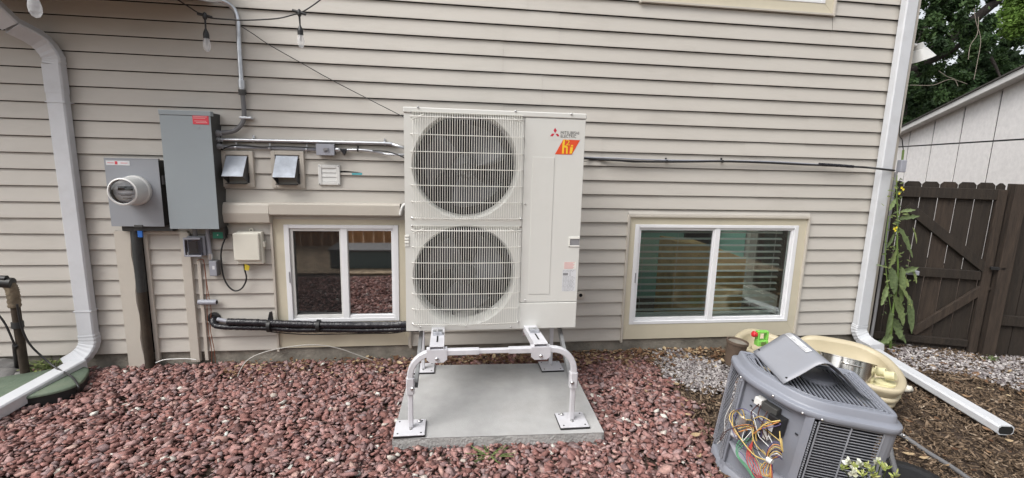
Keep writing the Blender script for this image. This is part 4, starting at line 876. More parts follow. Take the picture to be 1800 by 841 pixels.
MB().lathe(c, dn, [(.013, 0), (.0135, .03), (.018, .045), (.0215, .065), (.020, .085), (.012, .10), (.002, .105)], 20, True, False).build('bulb', 'bulb_clear', t); MB().lathe(c-dn*.05, dn, [(.012, 0), (.017, .02), (.017, .055)], 14).build('socket', 'black', t)
MB().tube([c-dn*.05, c-dn*.12+Vector((-.3, 0, .1))], .004, 8).build('cord', 'black', t)

# ------------------------------------------------------------------ gas riser, lid and rocks at the left
t = thing('gas_riser', 'old upright iron pipe with taped elbow standing at the left edge of the wall', 'pipe', G(40, 640))
yb = -.22; base = W(44, 655, yb); 
MB().tube([(base.x, yb, -.02), (W(30, 560, yb).x, yb, W(30, 560, yb).z), (W(24, 520, yb).x, yb, W(24, 520, yb).z)], .024, 14).build('riser', 'rust', t)
q = W(31, 571, yb); MB().lathe(q, (0, 0, 1), [(.031, -.02), (.031, .02)], 10).build('collar', 'dark_pipe', t)
MB().tube(spl([W(24.5, 532, yb), W(22, 515, yb), W(20, 505, yb), W(15, 498, yb), W(4, 495, yb)]), .030, 12, scales=None).build('taped_elbow', 'taped', t) if 'taped' in MT else None
MT['taped'] = mat('aged_tape', (.19, .15, .10), .8, 0, 25, .5, bump=.8, bscale=40)
MB().tube(spl([W(26, 540, yb), W(23, 518, yb), W(20, 507, yb), W(14, 499, yb)]), .031, 12, scales=[1+.12*(i % 2) for i in range(19)]).build('taped_elbow', 'taped', t)
MB().tube([W(22, 498, yb-.01), W(-20, 495, yb-.02)], .034, 12).build('valve', 'black', t); MB().tube([W(12, 490, yb-.02), W(-20, 490, yb-.02)], .02, 8).build('handle', 'black', t)
P = [W(30, 535, yb-.03), W(38, 575, yb-.03), W(52, 605, yb-.03), W(75, 628, yb-.02), W(100, 648, yb-.05), G(125, 662, .09), G(138, 680, .06), G(138, 690, .01)]
t = thing('black_cable', 'black cable curving from the iron pipe over the green lid', 'cable', P[0]); MB().tube(spl(P), .006, 8).build('run', 'black', t)
P = [W(-10, 545, -.25), W(8, 568, -.25), W(22, 598, -.25), W(27, 612, -.25)]
t = thing('black_cable', 'thick ended black cable at the far left edge beside the iron pipe', 'cable', P[-1]); MB().tube(spl(P), .006, 8).build('run', 'black', t); MB().tube([P[-1]+Vector((0, 0, .02)), G(31, 655, -.01)], .014, 8).build('sleeve', 'black', t)
# green lid: low round-cornered cover
t = thing('valve_lid', 'faded green low plastic cover with black sides under the left downspout end', 'cover', G(70, 680))
c = G(62, 672, .07); a_, b_ = G(160, 655, .07), G(-60, 690, .07); rx_ = (a_-b_).length/2*.98; ax = (a_-b_).normalized(); cc = (a_+b_)/2+Vector((0, -.03, 0)); ay = Vector((-ax.y, ax.x, 0)); ry_ = .21
def sup(k, z, rr=1.0):
    return [cc+Vector((0, 0, z-.07))+ax*(rx_*rr*math.copysign(abs(math.cos(t_))**.6, math.cos(t_)))+ay*(ry_*rr*math.copysign(abs(math.sin(t_))**.6, math.sin(t_))) for t_ in np.linspace(0, 2*PI, k)]
MB().grid([sup(49, -.02, 1.0), sup(49, .055, .99)]).build('side_wall', 'lid_black', t)
P = [[p+Vector((0, 0, 0)) for p in sup(49, zz, k)] for zz, k in ((.055, 1.01), (.066, 1.01), (.072, .98), (.074, .6), (.075, .3), (.075, .01))]
MB().grid(P).build('lid', 'lid_green', t)
def rock(c, r, label, seed, mt='rock', name='rock'):
    bm = bmesh.new(); bmesh.ops.create_icosphere(bm, subdivisions=3, radius=1)
    m = MB(); V = [Vector((v.co.x*r[0], v.co.y*r[1], v.co.z*r[2]))*(1+.28*noise.noise(v.co*1.5+Vector((seed, 0, 0)))+.08*noise.noise(v.co*5)) +Vector(c) for v in bm.verts]; F = [tuple(v.index for v in f.verts) for f in bm.faces]; bm.free()
    o = m.add(V, F, True).build(name, mt); tag(o, label, 'rock'); return o
rock(G(2, 648, .04), (.11, .08, .06), 'upper grey boulder stacked against the footing at the left edge', 1)
rock(G(4, 662, .02), (.12, .08, .05), 'lower grey boulder at the left edge beside the iron pipe', 5)
rock(G(40, 662, .02), (.07, .05, .03), 'flat pale stone at the foot of the iron pipe', 8)
rock(G(1483, 0, 0)*0+G(1595, 683, .02), (.035, .03, .025), 'small pale round stone beside the right end of the beige tub', 9, 'offwhite')
t = thing('anchor_bolt', 'small grey bolt fitting standing by the footing right of the left downspout', 'bolt', G(203, 640)); q = G(203, 641, 0)
MB().lathe((q.x, q.y, -.02), (0, 0, 1), [(.012, 0), (.012, .05), (.022, .052), (.022, .066), (.012, .068), (.012, .08), (.02, .082), (.02, .095), (.008, .097), (.008, .12)], 10).build('bolt', 'chrome', t)

# ------------------------------------------------------------------ old condenser, tipped slightly on the mulch
up = Vector((.067, -.1, .993)).normalized(); ex = Vector((0, 1, 0)).cross(up).normalized(); ey = up.cross(ex)
a18 = math.radians(-18); AX = ex*math.cos(a18)+ey*math.sin(a18); BX = up.cross(AX)
org = G(1262, 795, .02)
HC = .53
ac = thing('old_condenser', 'old grey square air conditioner condenser with its wiring compartment open', 'air conditioner', org)
Mx = Matrix((AX, BX, up)).transposed().to_4x4(); Mx.translation = org; ac.matrix_world = Mx
def rpoly(pts, rads, k=6):      # round the corners of a polygon
    out = []; n = len(pts)
    for i in range(n):
        p, a, b = Vector(pts[i]), Vector(pts[i-1]), Vector(pts[(i+1) % n]); da = (a-p).normalized(); db = (b-p).normalized(); r = rads[i]
        for j in range(k+1): t_ = j/k; out.append(p+da*r*(1-t_)**2+db*r*t_**2)
    return out
x0a, x1a, y0a, y1a = -.025, .545, -.385, .05
corners = [(x0a, y1a), (x0a, -.14), (.17, y0a), (x1a, y0a), (x1a, y1a)]; rads = [.035, .10, .12, .065, .06]
MI = Mx.inverted()
def lpl(px, py, h): p0 = Mx @ Vector((0, 0, h)); return MI @ PL(px, py, p0, up)      # pixel -> point of a level plane of the condenser
def lpb(px, py, b): p0 = Mx @ Vector((0, b, 0)); return MI @ PL(px, py, p0, BX)
base_poly = rpoly(corners, rads); cen = Vector((sum(p.x for p in base_poly)/len(base_poly), sum(p.y for p in base_poly)/len(base_poly)))
def offs(poly, d):
    n = len(poly); o = []
    for i in range(n):
        e = (poly[(i+1) % n]-poly[i-1]); nn = Vector((e.y, -e.x)).normalized()
        if nn.dot(poly[i]-cen) < 0: nn = -nn
        o.append(poly[i]+nn*d)
    return o
def ring(d, h): P = offs(base_poly, d); return [(p.x, p.y, h) for p in P]+[(P[0].x, P[0].y, h)]
lid = MB().grid([ring(-.012, HC-.012), ring(.010, HC-.012), ring(.014, HC-.008), ring(.014, HC+.013), ring(.011, HC+.017), ring(-.002, HC+.019), ring(-.008, HC+.023), ring(-.011, HC+.029), ring(-.016, HC+.054), ring(-.019, HC+.058), ring(-.023, HC+.0595), ring(-.033, HC+.0595), ring(-.036, HC+.058), ring(-.037, HC+.035)])
lid.build('top_cover', 'acgray', ac, local=True)
_pp = [proj(Mx @ Vector(p)) for p in ring(.014, HC-.005)]; print('LID', min(_pp), max(_pp), max(_pp, key=lambda q: q[1]), [q for q in _pp if 1385 < q[0] < 1415])
inner_poly = offs(base_poly, -.064)
def inside_seg(x, poly):        # y-interval of polygon at x
    ys = []
    for i in range(len(poly)):
        a, b = poly[i], poly[(i+1) % len(poly)]
        if (a.x-x)*(b.x-x) < 0: ys.append(a.y+(b.y-a.y)*(x-a.x)/(b.x-a.x))
    return (min(ys), max(ys)) if len(ys) >= 2 else None
gz = HC+.055
bars = []; x = x0a+.05; first = None
m = MB()
ip = offs(base_poly, -.066); nb = 0
while x < x1a-.05:
    s = inside_seg(x, ip)
    if s and s[1]-s[0] > .03: MB().box(x-.0032, x+.0032, s[0], s[1], gz-.006, gz).build('grille_bar', 'acgray', ac, local=True); nb += 1
    x += .0185
for d in (-.044, -.058):
    P = offs(base_poly, d); P2 = offs(base_poly, d-.006); m = MB(); n = len(P); m.grid([[(p.x, p.y, gz-.006) for p in P+P[:1]], [(p.x, p.y, gz) for p in P+P[:1]], [(p.x, p.y, gz) for p in P2+P2[:1]], [(p.x, p.y, gz-.006) for p in P2+P2[:1]]]); m.build('grille_ring', 'acgray', ac, local=True)
m = MB(); P = offs(base_poly, -.0385); P2 = offs(base_poly, -.068); n = len(P)
for i in range(0, n):
    q = P[i]; q2 = P[(i+1) % n]; L = (q2-q).length; k = max(1, int(L/.022))
    for j in range(k):
        c = q.lerp(q2, (j+.5)/k); c2 = P2[i].lerp(P2[(i+1) % n], (j+.5)/k); m.obox((*(c+c2)/2, gz-.004), Vector(((c2-c).normalized().x, (c2-c).normalized().y, 0)), Vector((-(c2-c).normalized().y, (c2-c).normalized().x, 0)), Vector((0, 0, 1)), .012, .003, .003)
m.build('grille_links', 'acgray', ac, local=True)
P = offs(base_poly, -.037); m = MB(); m.add([(p.x, p.y, HC-.05) for p in P], [tuple(range(len(P)))]); m.build('inner_shroud', 'acdark', ac, local=True)
cc_ = cen
cc_ = lpl(1434, 661, gz)
MB().lathe((cc_.x, cc_.y, gz), (0, 0, 1), [(.085, -.004), (.085, .004), (.07, .010), (.02, .013), (.001, .013)], 32, True, False).build('fan_motor_cap', 'acgray', ac, local=True)
# body: dark core, base pan, corner posts
P = offs(base_poly, -.055); m = MB(); m.grid([[(p.x, p.y, .03) for p in P+P[:1]], [(p.x, p.y, HC-.01) for p in P+P[:1]]]); m.build('coil_core', 'acdark', ac, local=True)
m = MB(); m.grid([ring(.004, -.02), ring(.004, .035), ring(-.012, .04), ring(-.04, .04)]); m.build('base_pan', 'acgray', ac, local=True)
# guard faces: wires along a stretch of the outline
def edge_pts(ax0, ay0, ax1, ay1): return Vector((ax0, ay0)), Vector((ax1, ay1))
def guard(p, q, z0, z1, name, th=.0016):
    g = part_empty(name, ac); d = (q-p); L = d.length; d.normalize(); nn = Vector((d.y, -d.x)); 
    if nn.dot((p+q)/2-cen) < 0: nn = -nn
    k = int((z1-z0)/.0135); m = MB(); D3 = Vector((d.x, d.y, 0)); N3 = Vector((nn.x, nn.y, 0)); U3 = Vector((0, 0, 1)); mid = (p+q)/2
    for i in range(k+1):
        z = z0+(z1-z0)*i/k; c = Vector((mid.x, mid.y, z))+N3*.0; m.obox(c, D3, N3, U3, L/2, .0012, th)
    m.build('guard_wires', 'acwire', g, local=True)
    nv = max(2, int(L/.085)+1)
    for j in range(nv):
        c = p.lerp(q, j/(nv-1)); MB().obox((c.x+nn.x*.004, c.y+nn.y*.004, (z0+z1)/2), D3, N3, U3, .0022, .0024, (z1-z0)/2).build('upright_wire', 'acwire', g, local=True)
    m = MB()
    for j in range(int((z1-z0)/.0115)): m.obox((p.x-d.x*-.004-d.x*.016, p.y-d.y*.012, z0+.006+.0115*j), D3, N3, U3, .003, .003, .0028)
    m.build('louvre_edge', 'acwire', g, local=True); return g
zg0, zg1 = .06, HC-.02
guard(Vector((x0a, -.12)), Vector((x0a, .032)), zg0, zg1, 'left_guard', .0009); guard(Vector((.225, y0a)), Vector((.475, y0a)), zg0, zg1, 'right_guard'); guard(Vector((x1a, -.31)), Vector((x1a, .0)), zg0, zg1, 'rear_guard')
def skin(p_list, z0, z1, name, out=.002, m='acgray', bev=0):
    mb = MB().grid([[(p.x, p.y, z0) for p in p_list], [(p.x, p.y, z1) for p in p_list]], False); return mb.build(name, m, ac, local=True, solid=.003)
# corner posts follow the rounded outline
def stretch(pred, d=.001): P = offs(base_poly, d); return [p for p in P if pred(p)]
K = 7
def corner_arc(i, ext=.02, d=.001):
    P = offs(base_poly, d)[i*K:(i+1)*K]; a = P[0]-(P[1]-P[0]).normalized()*ext; b = P[-1]+(P[-1]-P[-2]).normalized()*ext; return [a]+P+[b]
for i in (0, 3, 4): skin(corner_arc(i, .006), .03, HC-.01, 'corner_post')
for j in range(6): MB().obox((x1a-.0148, y0a+.0148, .10+.058*j), Vector((.7071, .7071, 0)), Vector((.7071, -.7071, 0)), Vector((0, 0, 1)), .013, .002, .007).build('post_slot', 'acdark', ac, local=True)
# control compartment: two side flanges and a recessed back plate between them, along the chamfer
P = offs(base_poly, .001); ch = P[1*K+K-1:1*K+K]+P[2*K:2*K+1]; full = [Vector((x0a-.001, -.125))]+P[1*K:3*K]+[Vector((.205, y0a-.001))]
A0, A1 = P[1*K+K-1], P[2*K]
full = [full[0]]+[p for p in full[1:-1] if p.y < -.13 and p.x < .20]+[full[-1]]
ia = 1; ib = len(full)-2
skin(full[:ia+1], .03, HC-.01, 'left_flange'); skin(full[ib:], .13, HC-.01, 'right_flange'); 
dch = (A1-A0).normalized(); nch = Vector((dch.y, -dch.x)); nch = nch if nch.dot(A0-cen) > 0 else -nch
fa = full[ia]; fb = full[ib]; print('full', len(full), ia, ib)
inn = -nch*.022
skin([fa, fa+inn, fb+inn, fb], .03, HC-.01, 'back_plate')
skin([fa-dch*.0+nch*.004, fa+(fb-fa)*.55+nch*.012], .015, .05, 'lower_skirt')
m = MB().grid([[(*(fa+(fb-fa)*t_-nch*.02)[:], .17) for t_ in np.linspace(0, 1, 9)], [(*(fa+(fb-fa)*t_+nch*.05*math.sin(PI*t_))[:], .165-.03*math.sin(PI*t_)) for t_ in np.linspace(0, 1, 9)]]); m.build('shelf', 'pvc_light', ac, local=True, solid=.003)
def cp_(s, z, out=.0):        # point in the compartment, s along the chamfer 0..1
    q = fa+(fb-fa)*s-nch*(.020-out); return Vector((q.x, q.y, z))
D3 = Vector((dch.x, dch.y, 0)); N3 = Vector((nch.x, nch.y, 0)); U3 = Vector((0, 0, 1))
MB().lathe(cp_(.13, .225, .035), (.12, 0, 1), [(.028, 0), (.03, .004), (.03, .12), (.026, .125)], 20).build('capacitor', 'galv', ac, local=True)
MB().obox(cp_(.15, .25, .066), D3, N3, U3, .018, .001, .012).build('capacitor_label', 'paper', ac, local=True)
MB().obox(cp_(.47, .452, .02), D3, N3, U3, .05, .018, .02).build('relay', 'side_shade_and_black', ac, local=True, bevel=.003); MB().obox(cp_(.33, .46, .024), D3, N3, U3, .018, .02, .018).build('terminal_block', 'white_plastic', ac, local=True, bevel=.003)
MB().obox(cp_(.66, .40, .028), D3, N3, U3, .032, .026, .045).build('contactor', 'black', ac, local=True, bevel=.003); MB().obox(cp_(.62, .39, .056), D3, N3, U3, .016, .002, .018).build('contactor_label', 'paper', ac, local=True)
MB().obox(cp_(.57, .33, .03), D3, N3, U3, .015, .015, .02).build('connector_plug', 'white_plastic', ac, local=True, bevel=.003); MB().obox(cp_(.47, .31, .03), D3, N3, U3, .02, .02, .02).build('splice', 'black', ac, local=True, bevel=.006)
m = MB()
for s, z in ((.18, .43), (.17, .40), (.28, .35), (.92, .40), (.10, .2)): m.obox(cp_(s, z, .003), D3, N3, U3, .006, .002, .003)
m.build('knockouts', 'acdark', ac, local=True)
rw = random.Random(3)
def wirep(pts, m, r=.0032): return MB().tube(spl([cp_(a, b*.85+.125, c) for a, b, c in pts], 7), r*.8, 6).build('wire', m, ac, local=True)
wirep([(.2, .26, .05), (.05, .28, .06), (.02, .22, .07), (.3, .17, .09), (.6, .14, .1), (.85, .16, .09)], 'wy', .0035)
wirep([(.22, .26, .05), (.15, .31, .06), (.05, .26, .07), (.12, .2, .08)], 'wy'); wirep([(.24, .26, .05), (.4, .29, .07), (.45, .2, .07), (.5, .15, .08)], 'wy')
wirep([(.75, .38, .06), (.6, .33, .08), (.5, .25, .08), (.52, .2, .07)], 'wy', .004); wirep([(.74, .37, .06), (.58, .3, .09), (.48, .24, .09)], 'wo'); wirep([(.85, .3, .07), (.95, .25, .09), (.9, .3, .1), (.8, .33, .07)], 'wy')
wirep([(.37, .39, .05), (.33, .33, .07), (.45, .27, .08), (.47, .23, .06)], 'wb'); wirep([(.52, .38, .05), (.55, .3, .08), (.65, .24, .07)], 'wb'); wirep([(.40, .39, .05), (.45, .33, .07), (.62, .32, .08), (.63, .26, .06)], 'wb')
for k in range(7):
    o_ = k*.012; wirep([(.80+o_*.5, .12+.004*k, .07), (.76+o_, .19, .1), (.80+o_*2, .27-o_*.5, .10+.003*k), (.90+o_, .28-o_, .09), (.93-o_, .22, .09), (.84, .17, .09), (.82+o_, .1, .08)], ['wp', 'wo', 'wy', 'wb', 'wy', 'ww', 'wp'][k], .0026)
for k in range(4): o_ = k*.03; wirep([(.82, .18, .09), (.72+o_*1.5, .10, .09), (.76+o_, .06+.01*k, .09), (.88+o_*.5, .09, .1), (.84, .17, .1)], ['wy', 'wo', 'wy', 'wr'][k], .003)
for k in range(3): o_ = k*.02; wirep([(.45, .20, .07), (.3+o_, .15-o_, .09), (.35+o_, .08, .11), (.6, .05+o_*.4, .12), (.8, .02, .13)], 'wg', .0028)
for k in range(4): o_ = k*.02; wirep([(.48, .20, .07), (.46+o_, .12, .09), (.6+o_, .06+o_, .11), (.9, .03, .12)], 'wr', .003)
wirep([(.2, .3, .01), (.5, .31, .04), (.7, .3, .05)], 'ww', .002); wirep([(-.05, .3, .05), (-.08, .2, .06), (-.02, .1, .06), (-.1, .02, .06)], 'ww', .002)
for k in range(16):
    s0, z0_ = rw.uniform(.1, .75), rw.uniform(.1, .3); P_ = [(s0, z0_, .03)]
    for j in range(4): P_.append((min(.98, max(.02, P_[-1][0]+rw.uniform(-.22, .26))), min(.36, max(.02, P_[-1][1]+rw.uniform(-.09, .08))), rw.uniform(.05, .10)))
    wirep(P_, rw.choice(['wy', 'wy', 'wb', 'black', 'ww', 'wo', 'wp', 'wy']), .0024)
MB().lathe(cp_(.82, .265, .095), D3, [(.014, -.012), (.014, .012)], 10).build('zip_tie', 'ww', ac, local=True)
for s in (.0, .55, 1.0): q = cp_(s, HC+.004, .056); screw(q, N3, .006, 'screw', ac, 'chrome', True)
screw((.535, y0a-.015, HC+.0), (0, -1, 0), .006, 'screw', ac, 'chrome', True); screw((.225, y0a-.015, HC+.0), (0, -1, 0), .006, 'screw', ac, 'chrome', True)
# sheet metal cover lying tented on top (a thing of its own)
sm_ = thing('sheet_metal_cover', 'bent grey sheet metal panel with a white sticker lying on the old condenser', 'metal panel', org); sm_.matrix_world = Mx
q0 = lpl(1377, 675, HC+.068); qL = lpl(1323.6, 618.5, HC+.068); print('sheet', q0, qL)
prof = [(.015, HC+.092), (.10, HC+.132), (.20, HC+.175), (.262, HC+.20), (.292, HC+.206), (.32, HC+.20), (.352, HC+.178), (.40, HC+.135), (.45, HC+.098), (.51, HC+.084), (.535, HC+.082)]
SB0, SB1 = qL.y, q0.y
fp = [lpb(px, py, SB1) for px, py in ((1377, 675), (1408, 659), (1432, 645), (1443, 640.5), (1453, 639), (1464, 643), (1478, 654), (1497, 674), (1515, 692), (1531, 704))]
dxs = (qL.x-q0.x)
prof = [(p.x, p.z) for p in fp]; print('prof', [(round(a, 3), round(b-HC, 3)) for a, b in prof])
P = []
for j in range(9):
    t_ = j/8; b_ = SB0+(SB1-SB0)*t_; P.append([(p.x+dxs*(1-t_), b_, max(p.y, HC+.060)) for p in spl([(a, h, 0) for a, h in prof], 3)])
MT['acsheet'] = mat('grey_sheet', (.26, .27, .30), .38, 0, 4, .07, bump=.03, bscale=14, dirt=.12)
MB().grid(P).build('sheet', 'acsheet', sm_, local=True, solid=.0025)
def onsheet(k, t_):              # k: 0..1 along the arch, t_: 0 back .. 1 front
    pts_ = spl([(a, h, 0) for a, h in prof], 3); i = min(int(k*(len(pts_)-1)), len(pts_)-2); f_ = k*(len(pts_)-1)-i; p = pts_[i].lerp(pts_[i+1], f_)
    return Vector((p.x+dxs*(1-t_), SB0+(SB1-SB0)*t_, max(p.y, HC+.060)+.0035))
MB().grid([[onsheet(a, b)+Vector((-.002, 0, .001)) for a in np.linspace(.30, .44, 6)] for b in np.linspace(.03, .66, 6)]).build('sticker', 'paper', sm_, local=True, solid=.0006)
m = MB()
for k in range(16):
    b = .07+.036*k
    if k in (3, 9): continue
    e_ = random.uniform(.33, .42); q0_ = onsheet(.31, b)+Vector((-.002, 0, .0025)); q1 = onsheet(e_, b)+Vector((-.002, 0, .0025)); q2 = q1+Vector((0, -.004, 0)); q3 = q0_+Vector((0, -.004, 0)); m.add([q0_, q1, q2, q3], [(0, 1, 2, 3)])
m.build('sticker_print', 'gray_print', sm_, local=True)
for a, b in ((.04, .05), (.04, .93)): screw(onsheet(a, b), (0, 0, 1), .005, 'hole_rivet', sm_, 'grille_gap', True)

# ------------------------------------------------------------------ beige tub, pot, toys
tctl = [(2.17, -.44, .22), (2.22, -.30, .24), (2.42, -.20, .25), (2.58, -.30, .22), (2.62, -.42, .22), (2.66, -.50, .30), (2.80, -.56, .305), (2.96, -.66, .29), (3.02, -.80, .26), (2.93, -1.0, .25), (2.79, -1.17, .25), (2.65, -1.26, .25), (2.54, -1.20, .25), (2.46, -1.05, .25), (2.28, -.80, .24), (2.18, -.60, .22)]
tcl = [Vector(p) for p in tctl]; nT = len(tcl); tpl = []
for i in range(nT):
    p0, p1, p2, p3 = tcl[i-1], tcl[i], tcl[(i+1) % nT], tcl[(i+2) % nT]
    for j in range(5): t_ = j/5; tpl.append(.5*((2*p1)+(p2-p0)*t_+(2*p0-5*p1+4*p2-p3)*t_*t_+(3*p1-p0-3*p2+p3)*t_**3))
tcen = Vector((2.62, -.74, 0))
tub = thing('sand_table', 'beige plastic children sand and water table behind the old condenser', 'play table', tuple(tcen))
def tr(z, d=0.0, follow=0):
    n = len(tpl); o = []
    for i in range(n):
        e = tpl[(i+1) % n]-tpl[i-1]; nn = Vector((e.y, -e.x, 0)).normalized()
        if nn.dot(Vector((tpl[i].x-tcen.x, tpl[i].y-tcen.y, 0))) < 0: nn = -nn
        p = Vector((tpl[i].x, tpl[i].y, 0))+nn*d; zz = z if not follow else tpl[i].z+z; o.append((p.x, p.y, zz))
    return o+[o[0]]
rings = [tr(.0, -.075)]
for i in range(4):
    z = .03+.04*i; k = -.07+.014*i; rings += [tr(z, k), tr(z+.006, k+.012), tr(z+.028, k+.014), tr(z+.034, k+.002)]
MB().grid(rings).build('side_wall', 'tub', tub)
MB().grid([tr(.188, -.022), tr(-.030, .0, 1), tr(-.008, .006, 1), tr(.0, -.002, 1), tr(.002, -.02, 1), tr(-.004, -.038, 1), tr(-.02, -.046, 1)]).build('rim', 'tub', tub)
cenr = [(tcen.x+(p[0]-tcen.x)*.05, tcen.y+(p[1]-tcen.y)*.05, .128) for p in tr(.1)]
MB().grid([tr(-.02, -.046, 1), tr(.15, -.058), tr(.13, -.085), cenr]).build('basin', 'tub', tub)
q = G(1557, 670, .24)
t = thing('round_knob', 'pale yellow plastic double knob on the right end of the beige tub', 'toy', q)
MB().lathe(q+Vector((0, 0, -.08)), (0, 0, 1), [(.085, 0), (.085, .03), (.075, .035), (.075, .055), (.06, .06), (.06, .075), (.02, .078)], 28).build('collar', 'yellow_plastic', t)
vdir = Vector((.35, -.75, .25)).normalized()
for px, py in ((1548, 654), (1564, 661)): c = G(px, py, .285); MB().lathe(c-vdir*.02, vdir, [(.027, 0), (.027, .045), (.024, .05)], 20).build('knob', 'yellow_plastic', t)
# pot
pc = G(1487, 645, .17); t = thing('steel_pot', 'shiny stainless steel stock pot standing tilted in the beige tub', 'pot', pc)
paxis = Vector((.26, .22, 1)).normalized(); pr0 = .158; pb = G(1487, 629, .34)-paxis*.185
top = pb+paxis*.18
MB().lathe(pb, paxis, [(pr0*.93, 0), (pr0*.985, .012), (pr0, .05), (pr0*1.0, .178), (pr0*1.035, .18), (pr0*1.035, .185), (pr0*.985, .186), (pr0*.97, .17), (pr0*.96, .02), (.001, .018)], 56, True, False).build('body', 'steel', t)
hd = (Vector((-1, -.35, 0))).normalized(); hd = (hd-paxis*hd.dot(paxis)).normalized(); hs_ = paxis.cross(hd)
hd = Vector((-.55, -.83, 0)); hd = (hd-paxis*hd.dot(paxis)).normalized(); hs_ = paxis.cross(hd)
c = pb+paxis*.15+hd*pr0; MB().tube(spl([c-hs_*.05, c-hs_*.045+hd*.03, c+hd*.038, c+hs_*.045+hd*.03, c+hs_*.05]), .005, 8).build('handle', 'steel', t)
# green toy can
q = W(1340, 592, -.25)
t = thing('toy_watering_can', 'lime green toy can with a red cap on the rim of the beige tub', 'toy', q); q = W(1338, 592, -.45); c = q
B(c.x-.045, c.x+.04, -0.4850, -0.4350, c.z-.065, c.z-.02).build('body', 'lime', t, bevel=.006, seg=3); B(c.x-.045, c.x-.028, -0.4800, -0.4400, c.z-.0205, c.z+.05).box(c.x+.025, c.x+.04, -0.4800, -0.4400, c.z-.0205, c.z+.05).box(c.x-.0275, c.x+.0245, -0.4795, -0.4405, c.z+.033, c.z+.05).build('handle', 'lime', t, bevel=.005)
B(c.x-.02, c.x+.02, -0.4870, -0.4830, c.z-.055, c.z-.03).build('front_recess', 'stem', t)
MB().lathe((c.x-.05, -0.4620, c.z+.02), (-1, 0, .3), [(.018, 0), (.022, .012), (.022, .028), (.014, .034)], 12).build('cap', 'redcap', t)
q = G(1292, 600, .14); q = W(1292, 601, -.62)
t = thing('brown_plant_pot', 'small brown plant pot full of soil left of the beige tub', 'plant pot', (q.x, -.62, 0))
MB().lathe((q.x, -.62, q.z-.16), (.1, -.03, 1), [(.055, 0), (.068, .15), (.074, .152), (.074, .17), (.066, .17), (.064, .155)], 24).build('pot', 'brown_pot', t)
MB().lathe((q.x, -.62, q.z-.16), (.1, -.03, 1), [(.064, .158), (.001, .16)], 20, True, False).build('soil', 'foundation', t)
q = G(1300, 622, .12)
t = thing('beige_spout', 'short beige plastic spout pointing up from the left end of the tub', 'toy', q); MB().lathe(G(1316, 634, .05), (-.35, 0, .95), [(.05, 0), (.045, .13), (.035, .145)], 18).build('spout', 'tub', t)

# hoses at the lower right
P = [G(1560, 752, .05), G(1590, 768, .03), G(1630, 795, .015), G(1680, 826, .015), G(1740, 870, .015)]
t = thing('grey_hose', 'dull grey hose snaking over the mulch right of the old condenser', 'hose', P[0]); MB().tube(spl(P), .012, 10).build('run', 'pvc_gray', t)
P = [G(1560, 768, .16), G(1566, 800, .10), G(1577, 845, .03), G(1590, 900, .02)]
t = thing('grey_pipe', 'stiff grey pipe leaning from the old condenser corner to the lower edge', 'pipe', P[-1]); MB().tube(P, .014, 10).build('run', 'pvc_gray', t)
q = G(1600, 850, .03); o = MB().lathe(q+Vector((0, 0, -.05)), (0, 0, 1), [(.17, 0), (.18, .05), (.165, .07), (.12, .078), (.10, .07), (.001, .068)], 40, True, False).build('black_bucket_lid', 'black'); tag(o, 'round black rubber lid cut by the bottom edge right of the condenser', 'lid')

# ------------------------------------------------------------------ fence, gate and shed
F0 = G(1587, 612, 0)+Vector((0, .04, 0)); fd = Vector((math.cos(math.radians(-21)), math.sin(math.radians(-21)), 0)); fn = Vector((0, 0, 1)).cross(fd); fn = fn if fn.y > 0 else -fn
def FP(px, py, o=0): q = PL(px, py, F0-fn*o, fn); return (q-F0).dot(fd), q.z
def fpt(s, z, o=0): return F0+fd*s-fn*o+Vector((0, 0, z))
UPZ = Vector((0, 0, 1))
gate = thing('wooden_gate', 'dark stained board gate with diagonal braces between the house and post', 'gate', tuple(fpt(0, 0)))
s_l = -.42; s_r, ztop = FP(1738, 322); _, zt2 = FP(1590, 318); ztop = (ztop+zt2)/2; sgr = FP(1735, 500)[0]; s_r = max(s_r, sgr)
print('gate', s_l, s_r, ztop)
def board(parent, s0, s1, z0, z1, m='wood_dark', o=0.0, th=.009, ear=True, name='board'):
    e = .022 if ear else 0; pts = [fpt(s0, z0, o), fpt(s1, z0, o), fpt(s1, z1-e, o), fpt(s1-e, z1, o), fpt(s0+e, z1, o), fpt(s0, z1-e, o)] if ear else [fpt(s0, z0, o), fpt(s1, z0, o), fpt(s1, z1, o), fpt(s0, z1, o)]
    return MB().prism(pts, fn*th).build(name, m, parent)
seam_s = [FP(x, y)[0] for x, y in ((1606.7, 400), (1634.5, 400), (1662.5, 400), (1692, 400), (1722, 400))]
# grooves: px (x at y=360): spacing measured on the photo
bw = .128; s = s_l; k = 0
edges = [s_l, s_l+bw]
sb = FP(1600, 450)[0]; edges = []; e = sb
while e > s_l: edges.insert(0, e); e -= bw
e = sb+bw
while e < s_r: edges.append(e); e += bw
edges.append(s_r)
for i in range(len(edges)-1): board(gate, edges[i]+.004, edges[i+1]-.004, .03, ztop+random.uniform(-.004, .004), random.choice(['wood_dark', 'wood_dark', 'wood_worn']))
def rail(parent, sa, za, sb_, zb_, w_, o=.03, th=.03, m='wood_dark', name='rail'):
    a = fpt(sa, za, o); b = fpt(sb_, zb_, o); d = (b-a).normalized(); u = d.cross(fn).normalized(); u = u if u.z > 0 else -u
    return MB().prism([a-u*w_/2, b-u*w_/2, b+u*w_/2, a+u*w_/2], -fn*th*-1).build(name, m, parent, bevel=.003)
zr1 = FP(1680, 340)[1]; zr2 = FP(1690, 482)[1]; zr3 = FP(1690, 606)[1]
sr2 = s_r-.05
